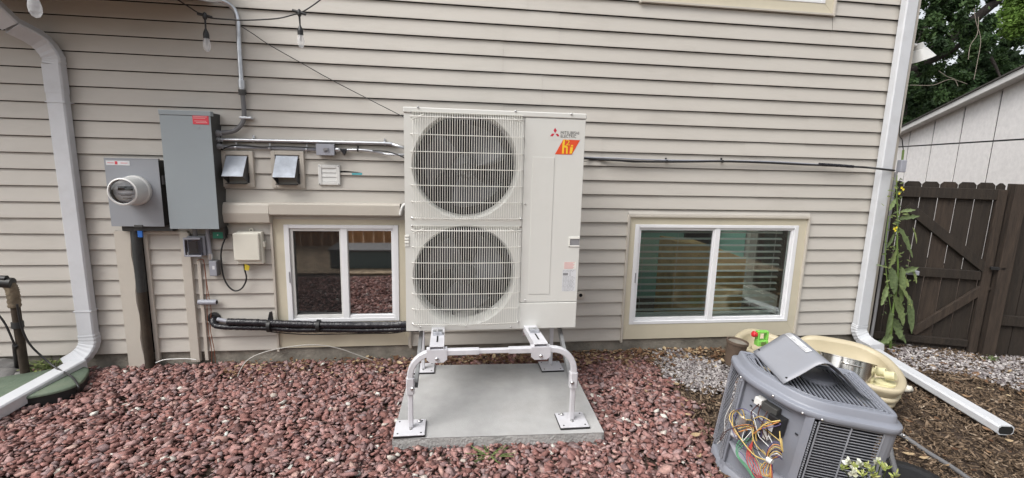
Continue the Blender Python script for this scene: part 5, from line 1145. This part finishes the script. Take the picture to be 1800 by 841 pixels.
rail(gate, s_l, zr1, s_r-.002, zr1, .085, name='top_rail'); rail(gate, s_l, zr2, s_r-.07, zr2, .075, name='middle_rail'); rail(gate, s_l, .09, s_r-.07, .09, .06, name='bottom_rail')
a = FP(1592, 362); b = FP(1742, 478); rail(gate, a[0], a[1], b[0]-.02, b[1], .075, .034, name='upper_brace'); a = FP(1600, 583); b = FP(1738, 502); rail(gate, a[0], a[1], b[0]-.02, b[1], .065, .034, 'wood_worn' and .03, 'wood_worn', 'lower_brace')
MB().prism([fpt(s_r-.065, .02, .036), fpt(s_r-.002, .02, .036), fpt(s_r-.002, zr1+.04, .036), fpt(s_r-.065, zr1+.04, .036)], fn*.03).build('stile', 'wood_worn', gate, bevel=.003)
q = fpt(*FP(1600, 479, .05), .055); MB().obox(q, fd, fn, UPZ, .055, .02, .018).build('latch_plate', 'pvc_light', gate, bevel=.003)
q = fpt(*FP(1752, 472, .05), .06); MB().obox(q, fd, fn, UPZ, .05, .01, .012).build('hinge', 'black', gate, bevel=.002)
fp_s = FP(1745, 640)[0]; 
p0 = FP(1755, 630, .05)[0]
t = thing('fence_post', 'thick dark stained post right of the board gate', 'fence post', tuple(fpt(s_r+.06, 0)))
MB().prism([fpt(s_r+.018, -.03, .07), fpt(s_r+.108, -.03, .07), fpt(s_r+.108, ztop+.0, .07), fpt(s_r+.018, ztop+.0, .07)], fn*.09).build('post', 'wood_worn', t, bevel=.004)
fe = thing('board_fence', 'dark stained board fence section at the right edge beyond the gate post', 'fence', tuple(fpt(s_r+.12, 0))); s = s_r+.112; 
while s < s_r+1.6: board(fe, s, s+bw-.006, .02, ztop+.01); s += bw
rail(fe, s_r+.11, zr1, s_r+1.6, zr1, .085, name='top_rail'); rail(fe, s_r+.11, .32, s_r+1.6, .32, .085, name='lower_rail')
# shed
sz = 1.98; S1, S2 = G(1581, 258.5, sz), G(1800, 245, sz); sdv = (S2-S1); SLn = sdv.length; sdv.normalize(); sn = Vector((0, 0, 1)).cross(sdv); sn = sn if sn.dot(CAM-S1) < 0 else -sn
print('shed', S1, S2, SLn)
def SP(px, py): q = PL(px, py, S1, sn); return (q-S1).dot(sdv), q.z
def spt(s, z, o=0): return S1+sdv*s-sn*o+Vector((0, 0, z-S1.z))
r0 = SP(1587, 238); r1 = SP(1800, 140); slope = (r1[1]-r0[1])/(r1[0]-r0[0]); rk = lambda s: r0[1]+slope*(s-r0[0])
shed = thing('neighbour_shed', 'white panelled gable end of the neighbouring building behind the fence', 'building', tuple(spt(0, 0)))
print('rake', slope, r0, r1)
gs = [(SP(1641, 215)[0]+SP(1627, 314)[0])/2, (SP(1695, 194)[0]+SP(1675, 318)[0])/2, (SP(1757, 169)[0]+SP(1731, 317)[0])/2]; dl = (gs[2]-gs[0])/2; g = [gs[1]+dl*i for i in range(-4, 8)]; speak = g[8]
rk2 = lambda s: rk(s) if s < speak else 2*rk(speak)-rk(s)-0
B_ = MB().prism([spt(g[0]-.1, -.1, -.014), spt(g[-1]+.3, -.1, -.014), spt(g[-1]+.3, rk2(g[-1]+.3)-.02, -.014), spt(speak, rk(speak)-.02, -.014), spt(g[0]-.1, rk(g[0]-.1)-.02, -.014)], sn*3); B_.build('wall_core', 'shed_gap', shed)
gp = .02
for i in range(len(g)-1):
    a, b = g[i]+gp, g[i+1]-gp
    MB().prism([spt(a, 0, 0), spt(b, 0, 0), spt(b, sz-.012, 0), spt(a, sz-.012, 0)], sn*.012).build('siding_panel', 'shed_panel', shed)
    if rk2(a) > sz+.03 or rk2(b) > sz+.03: MB().prism([spt(a, sz+.012, 0), spt(b, sz+.012, 0), spt(b, max(rk2(b), sz+.01), 0), spt(a, max(rk2(a), sz+.01), 0)], sn*.012).build('siding_panel', 'shed_panel', shed)
def roofslab(sa, sb2, fa_, zoff, hh, o0, depth, m, name):
    MB().prism([spt(sa, fa_(sa)+zoff, o0), spt(sb2, fa_(sb2)+zoff, o0), spt(sb2, fa_(sb2)+zoff+hh, o0), spt(sa, fa_(sa)+zoff+hh, o0)], sn*depth).build(name, m, shed)
eL = g[0]-.6
roofslab(eL, speak, rk, -.01, .085, .17, .03, 'shed_trim', 'fascia_board'); roofslab(eL, speak, rk, .0, .02, .139, 3.2, 'shed_trim', 'roof_deck'); roofslab(eL, speak, rk, .078, .022, .19, 3.3, 'shingle', 'roof_shingles')
roofslab(speak, speak+3, rk2, -.01, .085, .17, .03, 'shed_trim', 'fascia_board'); roofslab(speak, speak+3, rk2, .078, .022, .19, 3.3, 'shingle', 'roof_shingles')

# corner fittings on the house
q = W(1578, 290, -.05); x = q.x
t = thing('cable_box', 'small grey cable connector box on the right corner of the house', 'junction box', (XR+.02, -.04, q.z))
B(XR+.004, XR+.054, -.075, -.03, q.z-.06, q.z+.04).build('body', 'pvc_light', t, bevel=.006); MB().tube([(XR+0.0299, -.05, q.z+.035), (XR+0.0249, -.05, q.z+.12)], .008, 8).build('gland', 'stem', t); MB().tube(spl([(XR+.0249, -.05, q.z+.12), (XR+.005, -.045, q.z+.2), (XR-.032, -.034, q.z+.4), (XR-.034, -.034, 3.3)]), .004, 6).build('cable', 'black', t)  # upper black run placed to draw the dark gap between downspout and trim
MB().tube(spl([(XR+0.0099, -.03, q.z-.06), (XR+0.0149, -.03, q.z-.5), (XR+.02, -.035, .3), (XR+0.0099, -.04, 0.)]), .012, 8).build('down_cable', 'gray_print', t)
lc = W(1617, 92, .25); t = thing('flood_light', 'white cone shaped flood light on the side of the house by the corner', 'wall light', lc)
lt, lb = W(1614.5, 77, .25), W(1619, 106, .25); ax_ = (lb-lt).normalized(); L_ = (lb-lt).length; rr_ = (W(1634, 103, .25)-W(1601, 105, .25)).length/2
ax_ = (ax_+Vector((.03, -.05, 0))).normalized()
MB().lathe(lt, ax_, [(rr_*.28, -.002), (rr_*.36, .0), (rr_*.40, L_*.33), (rr_*.52, L_*.36), (rr_*.72, L_*.6), (rr_*1.0, L_*.97), (rr_*1.02, L_), (rr_*.97, L_), (rr_*.7, L_*.62)], 32, True, False).build('shade', 'white_plastic', t)
MB().lathe(lt, ax_, [(rr_*.9, L_*.9), (rr_*.5, L_*.85), (.001, L_*.8)], 24, True, False).build('lamp_face', 'lampface', t) if 'lampface' in MT else None
MT['lampface'] = mat('lamp_face', (.42, .37, .30), .5); MB().lathe(lt, ax_, [(rr_*.93, L_*.92), (rr_*.5, L_*.86), (.001, L_*.82)], 24, True, False).build('lamp_face', 'lampface', t)
MB().tube([lt+ax_*.02, (XR-.02, .25, lt.z+.01)], .014, 8).build('arm', 'white_plastic', t)

# ------------------------------------------------------------------ plants
def leaf(c, d, up_, L, Wd, tone, lob=0, curl=.3, n=9, rs=None):
    d = Vector(d).normalized(); s_ = d.cross(Vector(up_)); s_ = s_.normalized() if s_.length > 1e-3 else d.orthogonal().normalized(); nn = s_.cross(d); P = []
    for i in range(n+1):
        t_ = i/n; w_ = Wd*(math.sin(PI*min(1, t_*.92+.08))**.7)*(1 if not lob else (1-lob*random.uniform(0, .75)*(i % 2))); drop = -curl*L*t_*t_
        row = []
        for j in (-1, -.45, 0, .45, 1): row.append(Vector(c)+d*(L*t_)+s_*(w_*j*.5)+nn*(abs(j)*.14*w_+drop*1.0)+nn*(.02*L*math.sin(i*2.3+j)) if False else Vector(c)+d*(L*t_)+s_*(w_*j*.5)+nn*(abs(j)*.16*w_)+Vector((0, 0, drop+.03*L*math.sin(i*1.9+j*2)*abs(j))))
        P.append(row)
    return MB().grid(P, True, tone)
wd = thing('tall_weed', 'tall leafy green weed with yellow flowers growing at the right house corner', 'plant', G(1562, 614))
wy_ = -.14; st_p = [W(1565, 612, wy_), W(1568, 560, wy_-.02), W(1578, 490, wy_), W(1577, 430, wy_-.01), W(1578, 380, wy_), W(1576, 335, wy_), W(1577, 308, wy_)]
MB().tube(spl(st_p), .009, 8, scales=[1.2-.9*i/36 for i in range(37)]).build('stem', 'stem', wd)
MB().tube(spl([W(1568, 560, wy_), W(1560, 500, wy_), W(1556, 440, wy_), W(1562, 380, wy_)]), .004, 6).build('stem', 'stem', wd)
rp = random.Random(11)
big = [((1585, 470), (1583, 540), .085), ((1572, 520), (1590, 575), .09), ((1565, 545), (1555, 600), .085), ((1570, 575), (1595, 605), .08), ((1580, 500), (1606, 545), .07), ((1598, 520), (1604, 590), .05), ((1560, 500), (1548, 540), .05),
       ((1575, 440), (1560, 475), .06), ((1580, 400), (1607, 455), .06), ((1604, 400), (1612, 430), .045), ((1580, 385), (1620, 378), .04), ((1584, 372), (1612, 368), .03), ((1572, 410), (1556, 438), .05), ((1568, 590), (1545, 605), .06), ((1583, 480), (1618, 468), .05), ((1575, 480), (1600, 505), .07), ((1566, 470), (1573, 520), .07), ((1574, 350), (1562, 372), .03), ((1602, 470), (1612, 500), .05), ((1570, 560), (1585, 598), .09)]
for (a, b, w_) in big:
    y_ = wy_-rp.uniform(0, .09); A, Bb = W(a[0], a[1], y_+.03), W(b[0], b[1], y_-.03); d = Bb-A
    leaf(A, d, (rp.uniform(-.6, .6), -1, rp.uniform(.1, .6)), d.length*.92, w_*1.0, rp.uniform(.35, .95), .55, .05, 12).build('leaf', 'weed', wd)
m = MB()
for k in range(150):
    t_ = rp.random()*2; q = W(1577+rp.gauss(0, 6+4*t_)-4*t_, 315+120*t_, wy_+rp.uniform(-.03, .03)); a = rp.uniform(0, 2*PI); d = Vector((math.cos(a), math.sin(a)*.5, rp.uniform(-.2, .8))); l = leaf(q, d, (0, -1, .3), rp.uniform(.02, .05), rp.uniform(.008, .018), rp.uniform(.2, 1), 0, .2, 4); m.add(l.v, l.f, True, l.tone[0])
m.build('small_leaves', 'weed', wd)['kind'] = 'stuff'
m = MB()
for px, py in ((1584, 330), (1587, 333), (1580, 340), (1573, 405), (1575, 400), (1571, 402)):
    q = W(px, py, wy_-.03)
    for k in range(7): a = k*2*PI/7; d = Vector((math.cos(a), -.4, math.sin(a))); l = leaf(q, d, (0, -1, 0), .013, .008, .9, 0, .1, 3); m.add(l.v, l.f, True)
m.build('yellow_flowers', 'yflower', wd)['kind'] = 'stuff'
def bush(label, c, spread, h, n, Lr, tone_r, name='weed', mt='weed', cat='plant', seed=1):
    r = random.Random(seed); t = thing(name, label, cat, c); m = MB(); ms = MB(); c = Vector(c)
    for k in range(n):
        a = r.uniform(0, 2*PI); rr = spread*math.sqrt(r.random()); q = c+Vector((rr*math.cos(a), rr*math.sin(a)*.6, h*r.uniform(.2, 1)*(1-rr/spread*.4)))
        ms.tube([c+Vector((rr*.3*math.cos(a), rr*.2*math.sin(a), 0)), q], .0018, 4); d = Vector((math.cos(a), math.sin(a), r.uniform(-.1, .7))); L = r.uniform(*Lr)
        l = leaf(q, d, (0, 0, 1), L, L*.5, r.uniform(*tone_r), .3, .3, 5); m.add(l.v, l.f, True, l.tone[0])
    ms.build('stems', 'stem', t); o = m.build('leaves', mt, t); o['kind'] = 'stuff'; return t
bush('small yellow green weed against the footing behind the left downspout end', G(96, 648), .15, .11, 80, (.025, .05), (.6, 1), seed=2)
bush('yellow green weed patch in front of the green lid by the pipe', G(62, 655, .05), .07, .05, 26, (.02, .04), (.7, 1), seed=3)
bush('tiny green weed at the foot of the fence post', G(1740, 636), .05, .06, 22, (.02, .04), (.2, .7), seed=4)
bush('sparse low weeds in the gravel in front of the slab', G(860, 800), .14, .022, 34, (.008, .016), (.2, .8), seed=6)
bush('green groundcover clump at the base of the tall weed', G(1552, 606), .10, .06, 40, (.03, .05), (.0, .5), seed=7)
# flowering plant at the bottom edge
fc_ = G(1520, 872, .0); t = thing('flowering_plant', 'pale green flowering stalks with white buds at the bottom edge', 'plant', fc_); r = random.Random(5); ms = MB(); m = MB()
for px, py in ((1481, 823), (1492, 815), (1503, 822), (1512, 818), (1524, 820), (1531, 828), (1541, 812), (1548, 816), (1558, 824), (1500, 832), (1516, 834), (1535, 836), (1573, 836)):
    q = G(px, py, .38); b_ = G(px*.4+1520*.6, 880, .02); ms.tube(spl([b_, (b_+q)/2+Vector((r.uniform(-.01, .01), 0, .02)), q]), .0022, 5)
    white = px in (1492, 1512, 1500, 1541)
    for k in range(9):
        a = r.uniform(0, 2*PI); d = Vector((math.cos(a)*.6, math.sin(a)*.6, r.uniform(.2, 1))); l = leaf(q+Vector((r.uniform(-.006, .006), 0, r.uniform(-.01, .006))), d, (0, -1, .2), r.uniform(.016, .03), .016 if white else .009, r.uniform(.85, 1) if white else r.uniform(0, .7), 0, .1, 4); m.add(l.v, l.f, True, l.tone[0])
ms.build('stalks', 'stem', t); m.build('buds', 'bud', t)['kind'] = 'stuff'

# trees beyond the shed
def tree(name, label, base, trunk_r, limbs, clusters, nleaf, lsize, mt, seed, tones=(0, 1)):
    t = thing(name, label, 'tree', base); r = np.random.default_rng(seed)
    for pts, ra, rb in limbs:
        P = spl(pts, 6); MB().tube(P, 1.0, 9, scales=[ra+(rb-ra)*i/(len(P)-1) for i in range(len(P))]).build('trunk' if ra >= trunk_r else 'limb', 'bark', t)
    # leaves: numpy quads gathered in clumps
    cs = np.array([[*c[:3]] for c in clusters]); rs = np.array([c[3] for c in clusters]); wts = rs**2.2; wts /= wts.sum()
    nc = 700; ci = r.choice(len(cs), nc, p=wts); dirs = r.normal(size=(nc, 3)); dirs /= np.linalg.norm(dirs, axis=1)[:, None]; cl = cs[ci]+dirs*(rs[ci]*r.random(nc)**(.45))[:, None]
    ctone = r.random(nc); k = r.integers(0, nc, nleaf); p = cl[k]+r.normal(size=(nleaf, 3))*(.10+.10*ctone[k])[:, None]*(rs.mean()*.9)
    a = r.normal(size=(nleaf, 3)); a /= np.linalg.norm(a, axis=1)[:, None]; b = np.cross(a, r.normal(size=(nleaf, 3))); b /= np.linalg.norm(b, axis=1)[:, None]; sz_ = lsize*(.6+.8*r.random(nleaf))[:, None]
    V = np.stack([p-a*sz_, p+b*sz_*.5, p+a*sz_, p-b*sz_*.5], 1).reshape(-1, 3)-np.array(base)
    tone = np.clip(tones[0]+(tones[1]-tones[0])*(ctone[k]*.6+.4*r.random(nleaf)), 0, 1)
    me = bpy.data.meshes.new('crown'); me.vertices.add(len(V)); me.vertices.foreach_set('co', V.ravel()); me.loops.add(nleaf*4); me.loops.foreach_set('vertex_index', np.arange(nleaf*4)); me.polygons.add(nleaf); me.polygons.foreach_set('loop_start', np.arange(nleaf)*4); me.polygons.foreach_set('loop_total', np.full(nleaf, 4)); me.update(calc_edges=True)
    at = me.attributes.new('tone', 'FLOAT', 'POINT'); at.data.foreach_set('value', np.repeat(tone, 4)); me.materials.append(MT[mt]); o = bpy.data.objects.new('crown', me); C.objects.link(o); o.parent = t; return t
def far(px, py, dist): d = ray(px, py); return CAM+d*(dist)
tb = far(1570, 330, 14.25); tb = Vector((tb.x, tb.y, 0))
L = [([tb, far(1575, 200, 15.30), far(1590, 150, 15.30), far(1650, 85, 15.30), far(1730, 20, 15.00), far(1800, -40, 14.70)], .33, .09),
     ([far(1585, 150, 14.25), far(1620, 60, 15.30), far(1650, -20, 15.30), far(1670, -90, 15.45)], .14, .045),
     ([far(1600, 125, 14.17), far(1660, 95, 13.95), far(1710, 70, 13.65), far(1780, 60, 13.50)], .12, .03),
     ([far(1690, 38, 13.95), far(1740, 100, 13.80), far(1760, 140, 13.65)], .075, .02)]
cl = []
r = random.Random(4)
for px in range(1560, 1980, 34):
    for py in range(-330, 230, 42):
        if r.random() < .86: q = far(px+r.uniform(-14, 21.00), py+r.uniform(-14, 14), 14.4+r.uniform(-1.6, 2.2)); cl.append((*q, .54))
for px in range(1585, 1800, 24):
    for py in range(-20, 175, 30):
        if r.random() < .6: q = far(px+r.uniform(-12, 18.00), py+r.uniform(-12, 12), 13.2+r.uniform(-.4, .7)); cl.append((*q, .42))
tree('broadleaf_tree', 'large dark broadleaf tree rising behind the neighbouring white building', tuple(tb), .33, L, cl, 150000, .056, 'leaf_tree', 3)
cl = [];
for px, py in ((1640, 175), (1610, 190), (1680, 165), (1600, 150), (1720, 145), (1750, 120), (1590, 215)):
    for k in range(3): q = far(px+r.uniform(-16, 24.00), py+r.uniform(-8, 20), 18.7+r.uniform(-1, 1)); cl.append((*q, .75))
tb2 = far(1660, 330, 18.75); tree('background_tree', 'darker lower tree mass directly above the white roof edge', (tb2.x, tb2.y, 0), .2, [([Vector((tb2.x, tb2.y, 0)), far(1655, 240, 18.75), far(1640, 160, 18.75)], .2, .06)], cl, 18000, .11, 'leaf_tree', 8, (0, .45))
tb3 = far(1850, 330, 7.6); cl = [(*far(px, py, 7.2), .22) for px, py in ((1795, 15), (1812, 35), (1790, -10), (1830, 10), (1805, -35), (1840, 50), (1850, -20), (1780, 40))]
tree('bright_green_tree', 'bright green feathery tree branch at the top right corner', (tb3.x, tb3.y, 0), .1, [([Vector((tb3.x, tb3.y, 0)), far(1850, 120, 7.5), far(1815, 10, 7.3)], .1, .02)], cl, 9000, .032, 'leaf_bright', 9)
m = MB()
for pts in ([(1720, 30), (1718, 60), (1706, 80), (1702, 105)], [(1712, 15), (1716, 40), (1724, 70), (1718, 110), (1712, 140)], [(1650, 125), (1665, 135), (1678, 140), (1684, 152)], [(1600, 150), (1640, 150), (1670, 140), (1700, 148)]):
    m.tube(spl([far(a, b, 8.2) for a, b in pts]), .0055, 5)
o = m.build('dead_branch', 'dead'); tag(o, 'bare pale hanging dead branches in front of the dark tree', 'branch')

# ------------------------------------------------------------------ loose ground covers (stuff)
def pip(x, y, poly):
    inside = np.zeros(len(x), bool); n = len(poly)
    for i in range(n):
        x1, y1 = poly[i]; x2, y2 = poly[(i+1) % n]; c = ((y1 > y) != (y2 > y)) & (x < (x2-x1)*(y-y1)/(y2-y1+1e-12)+x1); inside ^= c
    return inside
ico_bm = bmesh.new(); bmesh.ops.create_icosphere(ico_bm, subdivisions=1, radius=1); ICO_V = np.array([v.co[:] for v in ico_bm.verts]); ICO_F = np.array([[v.index for v in f.verts] for f in ico_bm.faces]); ico_bm.free()
def rotm(n, tilt, r):
    a = r.random(n)*2*PI; b = (r.random(n)-.5)*2*tilt; c = (r.random(n)-.5)*2*tilt
    ca, sa, cb, sb, cc, sc = np.cos(a), np.sin(a), np.cos(b), np.sin(b), np.cos(c), np.sin(c); Z = np.zeros(n); O = np.ones(n)
    Rz = np.stack([ca, -sa, Z, sa, ca, Z, Z, Z, O], 1).reshape(n, 3, 3); Ry = np.stack([cb, Z, sb, Z, O, Z, -sb, Z, cb], 1).reshape(n, 3, 3); Rx = np.stack([O, Z, Z, Z, cc, -sc, Z, sc, cc], 1).reshape(n, 3, 3)
    return np.einsum('nij,njk,nkl->nil', Ry, Rx, Rz)
def scatter(name, label, cat, pos, size, tone, mt, tmpl='rock', seed=1, tilt=.5, flat=(1, .75, .5), group=None):
    r = np.random.default_rng(seed); n = len(pos)
    groups = []
    if tmpl == 'rock':
        for k in range(22):
            bm = bmesh.new(); np_ = r.integers(8, 12); q = r.normal(size=(np_, 3)); q /= np.linalg.norm(q, axis=1)[:, None]; q = np.sign(q)*np.abs(q)**.8*(.8+.35*r.random((np_, 1)))
            vs = [bm.verts.new(v) for v in q]; bmesh.ops.convex_hull(bm, input=vs); bmesh.ops.delete(bm, geom=[v for v in bm.verts if not v.link_faces], context='VERTS'); bm.verts.index_update()
            bm.normal_update(); groups.append((np.array([v.co[:] for v in bm.verts]), np.array([[v.index for v in f.verts] for f in bm.faces]))); bm.free()
    elif tmpl == 'chip':
        F = np.array([[0, 3, 2, 1], [4, 5, 6, 7], [0, 1, 5, 4], [2, 3, 7, 6], [0, 4, 7, 3], [1, 2, 6, 5]])
        groups = [(np.array([(-1, -.5, -.2), (1, -.35, -.2), (.9, .4, -.2), (-.8, .5, -.2), (-.9, -.4, .2), (.8, -.3, .25), (.95, .35, .15), (-1, .4, .2)])*(1+.3*(r.random((8, 3))-.5)), F) for k in range(10)]
    else:
        g_ = np.array([(-1, 0, .1), (-.4, -.45, 0), (.4, -.4, .12), (1, 0, .3), (.4, .42, .1), (-.4, .45, .05), (0, 0, -.12)]); F = np.array([[0, 1, 6], [1, 2, 6], [2, 3, 6], [3, 4, 6], [4, 5, 6], [5, 0, 6]]); groups = [(g_*(1+.3*(r.random((7, 3))-.5)), F) for k in range(8)]
    k = r.integers(0, len(groups), n); R_ = rotm(n, tilt, r); sc = size[:, None]*np.array(flat)*(1+.4*(r.random((n, 3))-.5)); VV = []; FF = []; TT = []; NF = 0; off = 0
    for gi, (T, F) in enumerate(groups):
        sel = np.where(k == gi)[0]; V = np.einsum('nij,nvj->nvi', R_[sel], T[None]*sc[sel][:, None, :])+pos[sel][:, None, :]; nv = len(T); m_ = F.shape[1]
        VV.append(V.reshape(-1, 3)); FF.append((F[None]+(np.arange(len(sel))*nv)[:, None, None]+off).reshape(-1)); TT.append(np.repeat(tone[sel], nv)); off += len(sel)*nv; NF += len(sel)*len(F)
    V = np.concatenate(VV); FF = np.concatenate(FF); TT = np.concatenate(TT)
    me = bpy.data.meshes.new(name); me.vertices.add(len(V)); me.vertices.foreach_set('co', V.ravel()); me.loops.add(len(FF)); me.loops.foreach_set('vertex_index', FF); me.polygons.add(NF); me.polygons.foreach_set('loop_start', np.arange(NF)*m_); me.polygons.foreach_set('loop_total', np.full(NF, m_)); me.update(calc_edges=True)
    at = me.attributes.new('tone', 'FLOAT', 'POINT'); at.data.foreach_set('value', TT); me.materials.append(MT[mt]); o = bpy.data.objects.new(name, me); C.objects.link(o); tag(o, label, cat, None, 'stuff'); print(name, n, NF); return o
def gxy(px, py): q = G(px, py); return (q.x, q.y)
bnd = [gxy(1128, 622), gxy(1150, 640), gxy(1190, 690), gxy(1232, 748), gxy(1262, 800), gxy(1300, 870)]
red_poly = [(-4.2, -.02), (bnd[0][0], -.02)]+bnd+[(bnd[-1][0]+.1, -2.6), (-4.2, -2.6)]
padpoly = [(cx+math.cos(ang)*a-math.sin(ang)*b, cy+math.sin(ang)*a+math.cos(ang)*b) for a, b in ((-pw/2+.012, -pl/2+.012), (pw/2-.012, -pl/2+.012), (pw/2-.012, pl/2-.012), (-pw/2+.012, pl/2-.012))]
def pts(n, x0, x1, y0, y1, r): return r.uniform(x0, x1, n), r.uniform(y0, y1, n)
r = np.random.default_rng(21)
x, y = pts(52000, -4.0, 1.9, -2.5, -.01, r); jx = x+.05*np.sin(y*23)+r.normal(size=len(x))*.03
lidm = (((x-cc.x)*1.0)**2/(rx_*1.0)**2+((y-cc.y))**2/(ry_*.98)**2) < 1
keep = pip(jx, y, red_poly) & ~pip(x, y, padpoly) & ~lidm; x, y = x[keep], y[keep]
size = np.clip(r.lognormal(math.log(.0175), .36, len(x)), .007, .038)
# thicker layer where many stones overlap
def hump(x, y): return .012*np.sin(x*3.1+1)*np.cos(y*4.2)+.012*np.exp(-((y+.9)/.5)**2)
z = -.010+r.random(len(x))*.022+.004*np.sin(x*3.1+1)*np.cos(y*4.2)-.016*np.clip((-y-.95)/.3, 0, 1)*((x > cx-.75) & (x < cx+.75))
tone = np.clip(r.random(len(x))*.9, 0, .9); wht = r.random(len(x)); tone = np.where(wht > .982, .93+.07*r.random(len(x)), tone)
scatter('red_gravel', 'crushed reddish brown landscaping rock covering the ground left and front', 'gravel', np.stack([x, y, z], 1), size*.98, tone, 'red_rock', seed=2, tilt=.55, flat=(1.15, .8, .42))
# mulch
x, y = pts(52000, .3, 5.2, -2.4, .05, r); jx = x+r.normal(size=len(x))*.04
infence = ((x-F0.x)*fn.x+(y-F0.y)*fn.y) > .03
strip = (y > -.16-.04*np.sin(x*9)) & (x > -.45)
keep = (~pip(jx, y, red_poly) | (strip & (r.random(len(x)) < .45))) & ~infence & ((x < XR) | (y < -.02)) & ~pip(x, y, padpoly) & (y < .0)
x, y = x[keep], y[keep]; z = -.004+r.random(len(x))*.02+.008*np.sin(x*7)*np.sin(y*6); size = np.clip(r.lognormal(math.log(.011), .45, len(x)), .004, .032)
scatter('wood_mulch', 'brown shredded wood mulch on the ground at the right', 'mulch', np.stack([x, y, z], 1), size, np.clip(r.beta(1.6, 2.2, len(x)), 0, 1), 'mulch', 'chip', 3, .7, (1, .6, .5))
# white stones: a patch by the condenser and a band along the gate
wp = [gxy(1150, 628), gxy(1175, 618), gxy(1235, 632), gxy(1290, 655), gxy(1292, 690), gxy(1235, 690), gxy(1185, 668)]
x, y = pts(9000, wp[0][0]-.2, wp[4][0]+.4, -1.2, .0, r); keep = pip(x+r.normal(size=len(x))*.05, y+r.normal(size=len(x))*.04, wp); xa_, ya_ = x[keep], y[keep]
wb = [gxy(1560, 618), gxy(1610, 614), gxy(1760, 632), gxy(1850, 615), gxy(1950, 640), gxy(1900, 720), gxy(1800, 690), gxy(1690, 660), gxy(1600, 650)]
x, y = pts(14000, 3.2, 6.0, -1.3, .1, r); keep = pip(x+r.normal(size=len(x))*.03, y+r.normal(size=len(x))*.03, wb) & (((x-F0.x)*fn.x+(y-F0.y)*fn.y) < .02); x, y = np.concatenate([xa_, x[keep]]), np.concatenate([ya_, y[keep]])
n_ = len(x); z = .006+r.random(n_)*.016; size = np.clip(r.lognormal(math.log(.0125), .35, n_), .006, .03)
scatter('white_gravel', 'pale grey and white pebbles beside the mulch and along the gate', 'gravel', np.stack([x, y, z], 1), size, r.random(n_), 'white_rock', seed=4, tilt=.8)
# dry leaves near the wall
x, y = pts(2600, -1.6, 2.6, -.34, -.02, r); k_ = r.random(len(x)) < np.where(x < -.3, .35, 1.0)*np.where(y > -.2, 1, .35); x, y = x[k_], y[k_]; k_ = ~pip(x, y, padpoly); x, y = x[k_], y[k_]
x2, y2 = pts(500, 1.3, 4.6, -2.2, -.1, r); k_ = ~pip(x2, y2, padpoly) & (((x2-F0.x)*fn.x+(y2-F0.y)*fn.y) < -.05); x, y = np.concatenate([x, x2[k_]]), np.concatenate([y, y2[k_]]); n_ = len(x)
scatter('dry_leaves', 'scattered dry brown leaves along the footing and on the mulch', 'leaves', np.stack([x, y, .018+r.random(n_)*.012], 1), np.clip(r.lognormal(math.log(.015), .4, n_), .006, .035), r.random(n_), 'leaf_dry', 'leaf', 5, .32, (1, 1, 1))
# ------------------------------------------------------------------ yard behind the camera (mirrored in the panes)
bf = thing('yard_fence', 'tan wooden board fence across the yard, seen mirrored in the left window', 'fence', (0, -4.7, 0)); m0 = None
for i in range(46):
    if m0 is None: m0 = B(-.08, .08, -.01, .01, 0, 1.3).build('board', 'wood_tan', bf, local=True); o = m0
    else: o = m0.copy(); C.objects.link(o)
    o.location = (-6+i*.172, 0, 0)
B(-6, 1.8, -4.75, -4.712, .3, .39).build('rail', 'wood_tan', bf); B(-6, 1.8, -4.75, -4.712, 1.0, 1.09).build('rail', 'wood_tan', bf)
gs_ = thing('reflection_box', 'low blue grey garden storage box mirrored in the right half of the left window', 'storage box', (-1.2, -3.2, 0))  # made-up box, placed so the pane mirrors a blue grey patch
B(-1.6, -.72, -3.5, -3.0, 0, .24).build('body', 'bluewall', gs_, bevel=.01); B(-1.62, -.70, -3.52, -2.98, .242, .27).build('lid', 'pvc_gray', gs_, bevel=.01)
MT['patio'] = mat('leafy_patio', (.46, .35, .24), .9, 0, 9, .6, bump=.5, bscale=30)
tag(B(-6, 5, -5.85, -2.75, -.02, -.002).build('patio', 'patio'), kind='structure')
cl = [(x_, -13+random.uniform(-1, 1), 2.6+random.uniform(-.8, 1.6), 1.0) for x_ in np.linspace(-12, 8, 14)]
tree('yard_tree', 'dark tree behind the yard fence, seen mirrored in the windows', (-1, -13, 0), .2, [([Vector((-1, -13, 0)), Vector((-1.1, -13, 1.5)), Vector((-.8, -13, 3))], .2, .08)], cl, 14000, .12, 'leaf_tree', 12)
